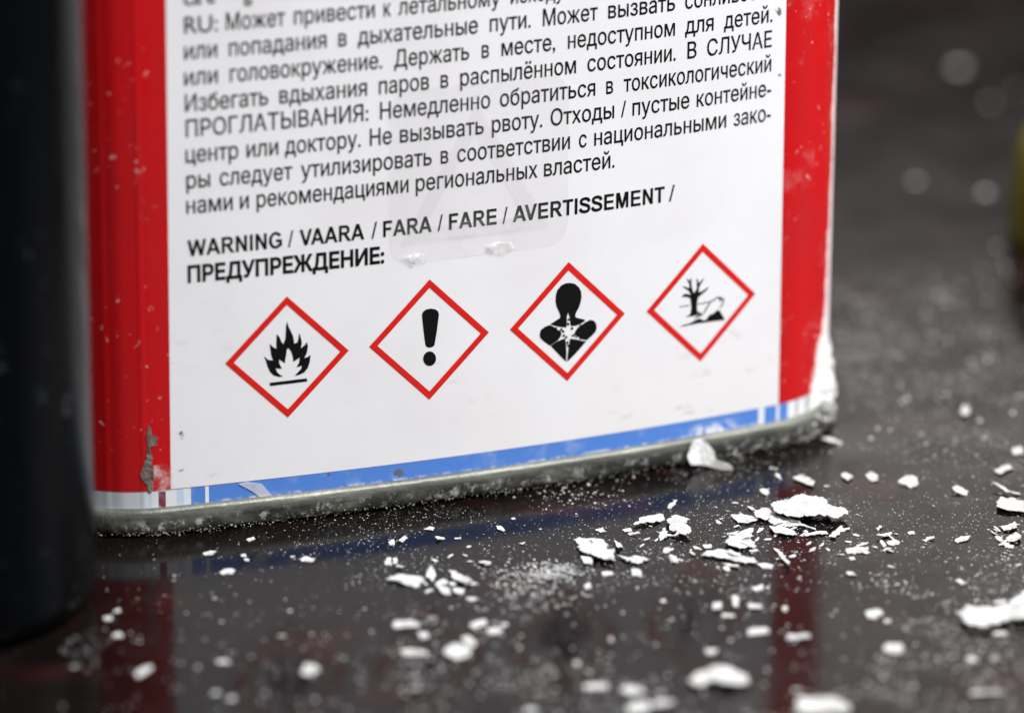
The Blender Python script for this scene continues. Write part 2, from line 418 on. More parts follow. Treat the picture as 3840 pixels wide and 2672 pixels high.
def fill_loops(out):
    vin, ein = [], []
    for p in out:
        n = len(vin); vin += [Vector(q) for q in p]; ein += [(n + i, n + (i + 1) % len(p)) for i in range(len(p))]
    V, E, F, _, _, _ = delaunay_2d_cdt(vin, ein, [], 0, 1e-6)
    keep = []
    for fc in F:
        cx, cy = sum(V[i].x for i in fc) / 3, sum(V[i].y for i in fc) / 3
        w = 0
        for p in out:                      # winding number of the triangle's middle
            for i in range(len(p)):
                a, b = p[i - 1], p[i]
                if (a[1] <= cy) != (b[1] <= cy):
                    x = a[0] + (cy - a[1]) * (b[0] - a[0]) / (b[1] - a[1])
                    if x > cx: w += 1 if b[1] > a[1] else -1
        if w: keep.append(tuple(fc))
    return [(v.x, v.y) for v in V], keep

# plain bold grotesque capitals, cap height 1
def box(x0, y0, x1, y1): return [(x0, y0), (x1, y0), (x1, y1), (x0, y1)]
def arc(cx, cy, rx, ry, a0, a1, n=14):
    return [(cx + rx * math.cos(math.radians(a0 + (a1 - a0) * k / n)), cy + ry * math.sin(math.radians(a0 + (a1 - a0) * k / n))) for k in range(n + 1)]
def stroke(pts, w):
    P = [pts[0]] + pts + [pts[-1]]; C = []
    for i in range(1, len(P) - 2):
        for k in range(6):
            u = k / 6
            C.append(tuple(0.5 * (2 * P[i][j] + (P[i + 1][j] - P[i - 1][j]) * u + (2 * P[i - 1][j] - 5 * P[i][j] + 4 * P[i + 1][j] - P[i + 2][j]) * u * u + (3 * P[i][j] - P[i - 1][j] - 3 * P[i + 1][j] + P[i + 2][j]) * u ** 3) for j in (0, 1)))
    C.append(pts[-1]); L, R_ = [], []
    for i in range(len(C)):
        a, b = C[max(0, i - 1)], C[min(len(C) - 1, i + 1)]; d = Vector((b[0] - a[0], b[1] - a[1])).normalized()
        ww = w / 2 * (1.0 + 0.14 * abs(d.y))
        L.append((C[i][0] - d.y * ww, C[i][1] + d.x * ww)); R_.append((C[i][0] + d.y * ww, C[i][1] - d.x * ww))
    return L + R_[::-1]
ST = box(.1, 0, .305, 1)
GROT = {
 'I': (.41, [box(.1, 0, .31, 1)]),
 'E': (.93, [ST, box(.1, 0, .86, .17), box(.1, .42, .81, .585), box(.1, .83, .84, 1)]),
 'F': (.85, [ST, box(.1, .83, .79, 1), box(.1, .41, .71, .575)]),
 'T': (.85, [box(.03, .83, .82, 1), box(.32, 0, .53, 1)]),
 'N': (1.0, [ST, box(.695, 0, .9, 1), [(.69, 0), (.9, 0), (.31, 1), (.1, 1)]]),
 'M': (1.16, [box(.1, 0, .29, 1), box(.87, 0, 1.06, 1), [(.49, 0), (.67, 0), (.385, 1), (.1, 1)], [(.49, 0), (.67, 0), (1.06, 1), (.775, 1)]]),
 'V': (.93, [[(.355, 0), (.575, 0), (.22, 1), (0, 1)], [(.355, 0), (.575, 0), (.93, 1), (.71, 1)]]),
 'A': (1.0, [[(0, 0), (.22, 0), (.61, 1), (.385, 1)], [(.78, 0), (1.0, 0), (.615, 1), (.39, 1)], box(.22, .215, .78, .38)]),
 'W': (1.32, [[(.25, 0), (.46, 0), (.21, 1), (0, 1)], [(.25, 0), (.46, 0), (.765, 1), (.555, 1)], [(.86, 0), (1.07, 0), (.765, 1), (.555, 1)], [(.86, 0), (1.07, 0), (1.32, 1), (1.11, 1)]]),
 'R': (1.0, [ST, [(.1, .41), (.60, .41)] + arc(.60, .705, .30, .295, -90, 90) + [(.1, 1)], ([(.305, .575), (.58, .575)] + arc(.58, .7025, .12, .1275, -90, 90) + [(.305, .83)])[::-1], [(.755, 0), (1.0, 0), (.66, .46), (.42, .46)]]),
 'G': (1.08, [arc(.54, .5, .49, .52, 35, 322, 30) + arc(.54, .5, .275, .35, 322, 35, 30), box(.55, .375, .985, .54), box(.785, .10, .985, .54)]),
 'S': (.93, [stroke([(.79, .69), (.72, .85), (.47, .915), (.23, .85), (.175, .73), (.25, .605), (.48, .525), (.71, .43), (.79, .29), (.71, .14), (.46, .085), (.2, .15), (.11, .31)], .185)]),
 '/': (.40, [[(0, -.02), (.125, -.02), (.40, 1.02), (.275, 1.02)]]),
}
def grot_mesh(text):
    out, x = [], 0.0; hole = []
    for i, ch in enumerate(text):
        adv, polys = GROT[ch]
        if i and (text[i - 1] + ch) in ('VA', 'AV'): x -= 0.10
        for j, p in enumerate(polys):
            q = [(a + x, b) for a, b in p]
            cut = ch == 'R' and j == 2
            if (area2(q) < 0) != cut: q = q[::-1]
            out.append(q)
        x += adv
    return fill_loops(out)
def word_mesh(text, bold):
    if bold and all(ch in GROT for ch in text):
        V, F = grot_mesh(text); return [(x, y * 0.727) for x, y in V], F
    cu = bpy.data.curves.new('word', 'FONT'); cu.body = text; cu.size = 1.0
    o = bpy.data.objects.new('word', cu); col.objects.link(o)
    bpy.context.view_layer.update()
    ev = o.evaluated_get(dg()); c2 = ev.to_curve(dg())
    loops = []
    for sp in c2.splines:
        bp = sp.bezier_points; pts = []
        for i in range(len(bp)):
            a, b = bp[i], bp[(i + 1) % len(bp)]
            straight = (a.co - a.handle_right).length < 1e-5 and (b.co - b.handle_left).length < 1e-5
            if a.handle_right_type == 'VECTOR' and b.handle_left_type == 'VECTOR': straight = True
            pts += list(bez(a.co, a.handle_right, b.handle_left, b.co, 1 if straight else 4))
        q = [pts[0]]
        for x in pts[1:]:
            if math.hypot(x[0] - q[-1][0], x[1] - q[-1][1]) > 1e-4: q.append(x)
        if math.hypot(q[0][0] - q[-1][0], q[0][1] - q[-1][1]) < 1e-4: q.pop()
        if len(q) > 2: loops.append(q)
    ev.to_curve_clear()
    bpy.data.objects.remove(o); bpy.data.curves.remove(cu)
    if not loops: return [], []
    d = 0.036 if bold else 0.009
    out = []
    for p in loops:
        depth = sum(1 for q in loops if q is not p and inside(p[0], q) and abs(area2(q)) > abs(area2(p)))
        sg = (1 if area2(p) > 0 else -1) * (1 if depth % 2 == 0 else -1)
        out.append(thicken(p, d * sg))
    return fill_loops(out)
def lettering(name, lines, cap, bold, mat=None, off=0.035):
    V, F = [], []
    for z, words in lines:
        for text, s0, s1 in words:
            vs, fs = word_mesh(text, bold)
            if not vs: continue
            x0 = min(v[0] for v in vs); x1 = max(v[0] for v in vs)
            e = 0.03
            k = (s1 - s0 - 2 * e) / (x1 - x0); ky = cap / 0.727
            n = len(V)
            for x, y in vs: V.append(on_can(s0 + e + (x - x0) * k, z + y * ky, off))
            for p in fs: F.append(tuple(i + n for i in p))
    return part(name, mesh_from(name, V, F), mat or M_INK)
lettering('warning_lettering', LINES[:8], 2.32, False)
lettering('heading_lettering', LINES[8:], 2.22, True)
# feet of the letters of the line above, only just inside the frame
lettering('cut_off_lettering', [(49.05, [('ca', -13.3, -10.9), ('e', -10.3, -9.1), ('g', -5.4, -4.2)])], 2.32, False)

# ------------------------------------------------------------------ pictograms
PIC = {'centers': [[-0.0, -0.098], [19.831, 0.09], [39.859, 0.084], [60.136, -0.077]], 'quads': [[[0.07, 8.329], [8.498, 0.022], [-0.141, -8.564], [-8.429, -0.178]], [[19.919, 8.465], [28.357, 0.12], [19.639, -8.264], [11.408, 0.039]], [[39.997, 8.498], [48.51, 0.001], [39.643, -8.323], [31.287, 0.16]], [[60.152, 8.413], [68.744, -0.032], [60.116, -8.656], [51.533, -0.032]]], 'flame': [[0.038, 4.927], [0.142, 4.301], [0.465, 3.594], [0.81, 2.773], [0.977, 1.689], [1.385, 1.814], [1.555, 2.357], [1.671, 3.129], [1.907, 2.318], [2.012, 1.633], [1.874, 0.974], [2.317, 1.263], [2.707, 1.726], [2.846, 1.093], [2.696, 0.21], [2.337, -0.46], [2.802, -0.364], [3.19, -0.126], [3.095, -1.073], [2.789, -1.941], [2.287, -2.505], [1.622, -2.736], [0.96, -2.809], [1.404, -2.407], [1.906, -1.899], [1.986, -1.514], [1.245, -1.635], [1.615, -1.022], [1.698, -0.3], [1.254, -0.589], [0.844, -0.825], [0.742, 0.03], [0.495, 0.731], [0.169, 1.159], [-0.053, 1.014], [-0.136, 0.293], [-0.285, -0.365], [-0.345, -0.898], [-0.782, -0.536], [-1.164, -0.27], [-1.114, -0.838], [-0.77, -1.606], [-1.231, -1.556], [-1.615, -1.458], [-1.455, -1.982], [-1.075, -2.418], [-0.638, -2.713], [-1.133, -2.727], [-1.899, -2.441], [-2.388, -1.881], [-2.709, -1.116], [-2.919, -0.307], [-3.186, 0.395], [-2.644, -0.168], [-1.966, -0.353], [-2.2, 0.402], [-2.322, 1.313], [-2.38, 2.048], [-1.969, 1.556], [-1.478, 1.223], [-1.503, 2.011], [-1.403, 3.289], [-1.024, 2.801], [-0.811, 2.162], [-0.54, 1.774], [-0.259, 2.439], [-0.173, 3.438], [-0.132, 4.33]], 'bar': [[-2.48, -3.414], [2.635, -3.345], [2.72, -3.795], [-2.375, -3.876]], 'bang': [[18.762, 3.698], [18.9, 4.134], [19.294, 4.401], [19.984, 4.477], [20.676, 4.277], [21.032, 3.96], [21.172, 3.471], [20.878, 1.183], [20.544, -0.749], [20.287, -0.975], [19.832, -1.018], [19.436, -0.852], [19.238, -0.492], [19.0, 1.409]], 'dot': [[20.765, -2.694], [20.734, -2.956], [20.643, -3.193], [20.499, -3.389], [20.31, -3.529], [20.09, -3.605], [19.854, -3.611], [19.618, -3.547], [19.398, -3.417], [19.21, -3.231], [19.065, -3.0], [18.974, -2.741], [18.943, -2.471], [18.974, -2.209], [19.064, -1.972], [19.209, -1.777], [19.397, -1.636], [19.616, -1.56], [19.852, -1.554], [20.088, -1.618], [20.308, -1.747], [20.497, -1.934], [20.642, -2.164], [20.733, -2.424]], 'body': [[[39.87, 1.606], [39.597, 0.767], [39.638, 0.104], [39.555, -0.598], [38.76, -0.415], [38.079, -0.181], [37.399, 0.074], [38.185, 0.462], [38.748, 0.716], [38.8, 1.147], [38.625, 1.663], [38.278, 2.42], [38.101, 3.153], [38.093, 3.919], [38.309, 4.763], [38.867, 5.345], [39.487, 5.536], [40.052, 5.517], [40.734, 5.318], [41.365, 4.743], [41.68, 4.1], [41.758, 3.324], [41.619, 2.577], [41.344, 1.847], [41.009, 1.344], [40.844, 0.873], [40.962, 0.473], [42.22, 0.028], [42.279, -0.09], [41.713, -0.397], [41.031, -0.546], [40.348, -0.486], [40.199, 0.686]], [[36.5, -0.245], [37.119, -0.108], [37.629, -0.34], [38.199, -0.855], [38.769, -1.261], [38.829, -1.598], [38.663, -1.96], [38.102, -2.434], [37.259, -2.869], [36.52, -2.276], [35.894, -1.644], [35.811, -1.195], [35.941, -0.609]], [[43.137, -0.185], [43.654, -0.333], [43.98, -0.763], [44.069, -1.38], [43.903, -1.853], [43.337, -2.38], [42.679, -2.839], [42.083, -2.647], [41.392, -2.167], [40.931, -1.719], [41.098, -1.357], [41.605, -0.931], [42.397, -0.435]], [[37.486, -3.01], [38.217, -2.614], [39.008, -2.391], [39.404, -2.335], [39.527, -3.177], [39.596, -4.287], [39.587, -5.443], [38.805, -4.564], [38.116, -3.755]], [[40.258, -2.484], [41.057, -2.671], [41.744, -2.93], [42.432, -3.136], [41.755, -3.813], [40.853, -4.68], [39.894, -5.485], [39.995, -4.342], [40.153, -3.262]], [[39.77, -0.283], [39.85, -0.136], [40.014, -0.24], [39.923, -0.382]], [[39.519, -2.091], [39.61, -1.982], [39.739, -2.115], [39.639, -2.199]], [[38.8, -0.851], [38.894, -0.796], [39.002, -0.899], [38.922, -0.995]], [[40.343, -0.964], [40.47, -0.821], [40.592, -0.953], [40.448, -1.059]], [[40.806, -1.88], [40.873, -1.863], [40.947, -1.925], [40.867, -1.998]], [[39.132, -1.806], [39.255, -1.706], [39.37, -1.813], [39.209, -1.929]], [[38.568, -1.092], [38.655, -1.052], [38.742, -1.191], [38.671, -1.221]], [[41.03, -2.228], [41.134, -2.132], [41.187, -2.236], [41.146, -2.286]], [[38.159, -2.247], [38.256, -2.127], [38.382, -2.294], [38.313, -2.35]], [[41.302, -1.077], [41.398, -0.993], [41.457, -1.073], [41.383, -1.141]], [[39.902, 0.36], [39.997, 0.477], [40.094, 0.342], [39.986, 0.293]], [[39.69, -2.904], [39.803, -2.77], [39.926, -2.907], [39.847, -3.005]], [[39.056, -1.188], [39.139, -1.095], [39.274, -1.204], [39.184, -1.312]], [[40.516, -2.028], [40.571, -1.924], [40.672, -2.049], [40.577, -2.075]], [[37.962, -0.622], [38.083, -0.502], [38.206, -0.638], [38.099, -0.74]], [[41.614, -0.696], [41.689, -0.625], [41.819, -0.742], [41.758, -0.831]], [[39.822, -3.29], [39.955, -3.245], [40.031, -3.375], [39.965, -3.447]], [[41.661, -2.61], [41.699, -2.517], [41.819, -2.624], [41.72, -2.673]]], 'tree': [[[58.469, -1.773], [58.402, -1.43], [58.538, -0.563], [58.424, 0.34], [58.353, 0.849], [57.692, 1.168], [57.04, 1.154], [57.211, 1.516], [57.683, 1.612], [58.403, 1.284], [58.153, 1.874], [57.669, 2.277], [57.127, 2.688], [57.185, 2.768], [58.144, 2.317], [58.193, 2.807], [57.697, 3.763], [57.78, 3.784], [58.218, 3.3], [58.351, 3.722], [58.495, 3.701], [58.462, 2.988], [58.597, 2.25], [58.875, 1.49], [59.339, 2.084], [59.284, 3.529], [59.403, 3.544], [59.586, 2.821], [60.326, 3.407], [60.412, 3.306], [59.751, 2.354], [59.644, 1.818], [59.711, 1.476], [60.424, 1.701], [61.11, 2.095], [61.16, 2.01], [60.787, 1.535], [60.078, 1.088], [59.606, 0.827], [59.441, 0.187], [59.424, -0.697], [59.533, -1.324], [60.135, -1.471], [60.019, -1.619], [59.363, -1.742]], [[57.635, -1.758], [58.343, -1.476], [59.421, -1.639], [58.828, -1.827]], [[56.771, -3.07], [57.301, -2.873], [58.252, -2.794], [59.437, -2.364], [59.853, -2.261], [60.34, -2.613], [60.822, -2.687], [61.349, -2.045], [62.067, -1.878], [62.543, -1.563], [62.904, -1.507], [63.281, -2.122], [63.785, -2.925], [63.73, -3.139], [61.974, -3.032], [59.45, -2.977], [58.257, -3.017]], [[56.651, -0.082], [58.195, -0.124], [58.198, -0.246], [56.677, -0.197]], [[59.447, -0.124], [61.304, -0.095], [62.021, 0.128], [62.497, 0.388], [63.04, 0.36], [63.47, 0.072], [63.693, -0.129], [63.628, -0.452], [63.435, -0.978], [63.02, -1.303], [62.897, -1.228], [63.275, -0.842], [63.481, -0.374], [63.414, -0.108], [63.108, 0.072], [63.087, -0.091], [63.334, -0.296], [63.058, -0.364], [62.928, -0.011], [62.62, 0.258], [62.085, -0.048], [61.367, -0.238], [59.486, -0.241]], [[61.367, -0.238], [61.525, -0.295], [61.083, -0.949], [60.501, -1.749], [60.355, -1.671], [60.842, -0.912]], [[58.957, -2.291], [59.306, -1.844], [60.02, -1.675], [60.501, -1.749], [60.146, -1.972], [59.489, -2.038]]]}
def flat_poly(bm, pts, off=0.035, step=1.2, holes=()):
    def loop(ps):
        vs = []
        n = len(ps)
        for i in range(n):
            a, b = ps[i], ps[(i + 1) % n]; k = max(1, int(math.hypot(b[0] - a[0], b[1] - a[1]) / step))
            for j in range(k): vs.append((a[0] + (b[0] - a[0]) * j / k, a[1] + (b[1] - a[1]) * j / k))
        return vs
    lp = loop(pts); lp = lp if area2(lp) > 0 else lp[::-1]
    ls = [lp]
    for h in holes:
        q = loop(h); ls.append(q[::-1] if area2(q) > 0 else q)
    V_, F_ = fill_loops(ls)
    bv = [bm.verts.new((x, y, 0)) for x, y in V_]
    for fc in F_: bm.faces.new([bv[i] for i in fc])
    bmesh.ops.delete(bm, geom=[v for v in bv if not v.link_faces], context='VERTS')
def bend(bm, off):
    for v in bm.verts:
        v.co = on_can(v.co.x, v.co.y, off)
def poly_part(name, polys, mat, parent, off=0.035):
    bm = bmesh.new()
    for p in polys:
        if isinstance(p, tuple): flat_poly(bm, p[0], holes=p[1])
        else: flat_poly(bm, p)
    bend(bm, off)
    bmesh.ops.recalc_face_normals(bm, faces=bm.faces)
    return part(name, from_bm(name, bm), mat, parent)

burst = []
symbols = [[('flame_symbol', [PIC['flame'], PIC['bar']])],
           [('exclamation_symbol', [PIC['bang'], PIC['dot']])],
           [('torso_symbol', PIC['body'])],
           [('tree_and_fish_symbol', PIC['tree'])]]
plabels = ['red diamond with a black flame over a bar', 'red diamond with a black exclamation mark', 'red diamond with a black torso and white starburst', 'red diamond with a dead tree and fish']
for quad, syms, lab in zip(PIC['quads'], symbols, plabels):
    cs, cz = sum(p[0] for p in quad) / 4, sum(p[1] for p in quad) / 4
    d, w = 8.5, 1.18
    outer = [(cs, cz + d), (cs + d, cz), (cs, cz - d), (cs - d, cz)]
    inner = [(cs, cz + d - w), (cs + d - w, cz), (cs, cz - d + w), (cs - d + w, cz)]
    fr = poly_part('hazard_pictogram', [(outer, [inner])], M_REDINK, can)
    fr['label'] = lab
    for nm, polys in syms:
        bm = bmesh.new()
        for p in polys: flat_poly(bm, thicken(p, 0.085 if area2(p) > 0 else -0.085) if nm == 'torso_symbol' else p, step=0.7)
        bend(bm, 0.035); bmesh.ops.recalc_face_normals(bm, faces=bm.faces)
        sy = part(nm, from_bm(nm, bm), M_INK, fr)

# ------------------------------------------------------------------ wear on the can
bm = bmesh.new()
flat_poly(bm, [[-18.962, -7.573], [-18.637, -8.192], [-18.543, -9.14], [-17.76, -9.336], [-17.769, -9.805], [-18.112, -10.123], [-17.781, -10.509], [-18.347, -10.687], [-18.795, -10.642], [-18.703, -11.71], [-18.487, -12.203], [-18.617, -13.132], [-18.414, -14.333], [-18.457, -16.692], [-18.805, -17.248], [-19.14, -17.095], [-19.347, -16.127], [-20.003, -15.115], [-20.158, -14.391], [-19.626, -13.03], [-19.389, -12.347], [-19.134, -10.725], [-19.217, -9.19]], step=0.25); bend(bm, 0.05)
sc = part('bare_metal_scrape', from_bm('bare_metal_scrape', bm), M_SCRAPE)
for v in sc.data.vertices:
    n = noise.noise(v.co * 2600)
    v.co += Vector((0, -1, 0)) * (0.00006 * n + 0.00003)

def rounded(s0, s1, z0, z1, rad, n=6):
    pts = []
    for cx, cz, a0 in ((s1 - rad, z1 - rad, 0), (s0 + rad, z1 - rad, 90), (s0 + rad, z0 + rad, 180), (s1 - rad, z0 + rad, 270)):
        for k in range(n + 1):
            a = math.radians(a0 + 90 * k / n); pts.append((cx + rad * math.cos(a), cz + rad * math.sin(a)))
    return pts
def slab(name, pts, off0, off1, mat, parent, holes=()):
    bm = bmesh.new(); flat_poly(bm, pts, step=0.8, holes=holes)
    for v in bm.verts: v.co.z = 0
    geo = bmesh.ops.extrude_face_region(bm, geom=list(bm.faces))
    top = {g for g in geo['geom'] if isinstance(g, bmesh.types.BMVert)}
    for v in bm.verts: v.co = on_can(v.co.x, v.co.y, off1 if v in top else off0)
    bmesh.ops.recalc_face_normals(bm, faces=bm.faces)
    return part(name, from_bm(name, bm), mat, parent)
def sheet(name, pts, off, mat, parent, holes=(), skirt=0.1):
    """thin film: a top face and an edge that comes down to the can"""
    bm = bmesh.new(); flat_poly(bm, pts, step=0.8, holes=holes)
    bd = [e for e in bm.edges if e.is_boundary]
    geo = bmesh.ops.extrude_edge_only(bm, edges=bd)
    low = {g for g in geo['geom'] if isinstance(g, bmesh.types.BMVert)}
    for v in bm.verts: v.co = on_can(v.co.x, v.co.y, off - skirt if v in low else off)
    bmesh.ops.recalc_face_normals(bm, faces=bm.faces)
    return part(name, from_bm(name, bm), mat, parent)
stk = sheet('clear_sticker', rounded(14.25, 39.6, 11.3, 35.1, 3.0), 0.16, M_CLEAR, can)
tri = [(15.9, 14.3), (36.9, 14.3), (26.4, 32.4)]
ctr = (26.4, 20.3)
tin = [(ctr[0] + (a - ctr[0]) * .70, ctr[1] + (b - ctr[1]) * .70) for a, b in tri]
sheet('raised_triangle', tri, 0.36, M_CLEAR, stk, holes=[tin], skirt=0.19)
sheet('smear_film', [[-18.41, -13.449], [-17.126, -13.187], [-15.783, -13.918], [-15.723, -17.085], [-16.633, -17.286], [-18.138, -17.128], [-18.4, -16.014]], 0.04, M_SMEAR, can, skirt=0.03)
sheet('tape_scrap', [[-6.85, -17.262], [-5.796, -17.083], [-3.692, -17.621], [-2.364, -19.367], [-2.406, -19.721], [-3.714, -19.649], [-5.045, -18.46]], 0.10, M_SCRAP, can, skirt=0.09)
for g in [[[-14.893, -9.189], [-14.51, -8.836], [-14.142, -9.365], [-14.343, -10.13], [-14.718, -9.993]], [[-15.356, -14.357], [-14.316, -14.269], [-14.225, -14.477], [-15.078, -14.623]], [[14.827, -17.993], [15.322, -17.681], [16.189, -18.042], [16.262, -18.679], [15.568, -18.966], [14.875, -18.501]], [[5.403, -17.098], [5.89, -17.057], [5.985, -17.468], [5.595, -17.62]], [[70.459, 40.258], [70.833, 40.632], [71.59, 39.969], [71.712, 39.105], [71.329, 39.015], [70.861, 39.641]], [[71.311, 30.792], [71.693, 30.966], [71.961, 30.644], [71.58, 30.412]]]:
    bm = bmesh.new(); flat_poly(bm, g, step=0.2); bend(bm, 0.045); part('dirt_spot', from_bm('dirt_spot', bm), M_DIRT)
random.seed(3)
for g in [[[15.964, 12.014], [17.312, 12.366], [19.001, 12.344], [19.678, 11.595], [19.001, 10.832], [17.143, 11.043]], [[27.697, 12.345], [29.589, 12.794], [31.493, 12.396], [31.846, 11.509], [30.465, 10.832], [28.564, 11.146]]]:
    bm = bmesh.new()
    flat_poly(bm, g, step=0.3)
    bmesh.ops.subdivide_edges(bm, edges=bm.edges[:], cuts=1)
    cx, cz = sum(p[0] for p in g) / len(g), sum(p[1] for p in g) / len(g)
    for v in bm.verts:
        b = v.is_boundary
        v.co = on_can(v.co.x, v.co.y, 0.17 + (0 if b else 0.10 + 0.12 * noise.noise(Vector((v.co.x * 1.3, v.co.y * 1.3, 1)))))
    bmesh.ops.recalc_face_normals(bm, faces=bm.faces)
    part('glue_residue', from_bm('glue_residue', bm, True), M_GLUE, stk)

def lump(bm, c, r, flat=0.7, seed=0, sub=1):
    g = bmesh.ops.create_icosphere(bm, subdivisions=sub, radius=1.0)
    rz = random.random() * 6.28; ca, sa = math.cos(rz), math.sin(rz)
    ax = random.uniform(.7, 1.35)
    for v in g['verts']:
        k = r * (1 + 0.62 * noise.noise(v.co * 1.9 + Vector((seed * 3.1, seed * 1.7, 0))))
        x, y = v.co.x * ax, v.co.y / ax
        v.co = Vector((c[0] + k * (x * ca - y * sa), c[1] + k * (x * sa + y * ca), c[2] + k * flat * v.co.z))
# crust of powder along the lower edge of the rim
bm = bmesh.new(); k = 0
while k < 900:
    s = random.uniform(-27, 88)
    dens = 0.30 + 0.7 * max(0, noise.noise(Vector((s * 0.11, 3, 0)))) * 2 + (0.5 if 60 < s < 84 else 0) + (.3 if -22 < s < 0 else 0)
    if random.random() > dens: continue
    z = -22.95 + abs(random.gauss(0, 0.35)) - (0.3 if random.random() < .25 else 0); x, y, _ = can_pt(s, random.uniform(0.75, 1.05))
    c = W(x, y, z); rr = random.uniform(0.03, 0.05 + 0.12 * random.random()) * (2.6 if 62 < s < 82 and random.random() < .3 else 1)
    lump(bm, (c.x, c.y, max(c.z, rr * .4 * MM)), rr * MM, 0.8, k); k += 1
part('powder_crust', from_bm('powder_crust', bm, True), M_CRUST, None, 'stuff')
# thick cake of white powder on the far corner
bm = bmesh.new(); NS, NZ = 60, 76; grid = []
for j in range(NZ + 1):
    z = -20.3 + 10.0 * j / NZ; rowv = []
    for i in range(NS + 1):
        s = 77.5 + 20.0 * i / NS
        q = Vector((s * .55, z * .55, 0)); n1 = noise.fractal(q, 1.0, 2.0, 5) ; n2 = noise.fractal(q * .35 + Vector((9, 4, 2)), 1.0, 2.0, 2)
        ed = (s - 81.5 - 0.30 * (z + 19)) / 3.5 + n2 * 0.9
        fade = max(0.0, min(1.0, ed)) * max(0.0, min(1.0, (-10.6 - z) / 5.0))
        th0 = (0.62 + 0.75 * n1 + 0.4 * n2) * fade
        if z < -19.4: th0 = max(th0 + 0.3, 0.2 * fade) * fade
        rowv.append(bm.verts.new(on_can(s, z, th0 - 0.06 - (0.5 if fade <= 0 else 0))))
    grid.append(rowv)
for j in range(NZ):
    for i in range(NS): bm.faces.new((grid[j][i], grid[j][i + 1], grid[j + 1][i + 1], grid[j + 1][i]))
for k in range(45):
    z = random.uniform(-22.8, -18); s = random.gauss(84.5, 3.2)
    x, y, _ = can_pt(s, 1.0 + random.uniform(-.2, .3)); c = W(x, y, z)
    lump(bm, c, random.uniform(0.08, 0.30) * MM, 0.9, k, 2)
part('powder_cake', from_bm('powder_cake', bm, True), M_POWDER, None, 'stuff')

# ------------------------------------------------------------------ black bottle in front, left
def lathe(name, prof, seg=96):
    vs, fs = [], []
    for rr, z in prof:
        for i in range(seg):
            a = 2 * math.pi * i / seg; vs.append((rr * MM * math.cos(a), rr * MM * math.sin(a), z * MM))
    for j in range(len(prof) - 1):
        for i in range(seg):
            k = (i + 1) % seg; fs.append((j * seg + i, j * seg + k, (j + 1) * seg + k, (j + 1) * seg + i))
    fs.append(tuple(reversed(range(seg)))); fs.append(tuple(range((len(prof) - 1) * seg, len(prof) * seg)))
    return mesh_from(name, vs, fs, True)
R = 21.0
bot = bpy.data.objects.new('black_bottle', None); col.objects.link(bot); bot.location = W(-23.13, -12.81, -OZ)
tag(bot, 'glossy black bottle standing out of focus in front of the can', 'bottle')
pf = [(R - 5, 0.0)] + [(R - 4 + 4 * math.sin(a), 4 - 4 * math.cos(a)) for a in [math.radians(9 * i) for i in range(0, 11)]]
pf += [(R, z) for z in (10, 25, 40, 60, 80, 95)] + [(R - 6 + 6 * math.cos(a), 95 + 14 * math.sin(a)) for a in [math.radians(10 * i) for i in range(1, 8)]] + [(11, 111), (10, 113)]
link('bottle_body', lathe('bottle_body', pf), M_BLACK, bot)
link('bottle_cap', lathe('bottle_cap', [(11.5, 113.2), (12, 113.8), (12, 128), (11, 129.5), (4, 129.6)]), M_BLACK, bot)

# ------------------------------------------------------------------ rounded form added for an unidentified yellow-green glow at the right edge
yl = link('yellow_stand_in', lathe('yellow_stand_in', [(14.6, 0), (15, .6), (15, 9), (14.4, 14), (12.5, 17.5), (9, 19.3), (3, 20)]), M_YELLOW, loc=W(177.6 + 6.0, 77.3, -OZ))
tag(yl, 'olive yellow rounded form added for an unidentified yellow-green glow, heavily out of focus behind the can', 'stand-in')

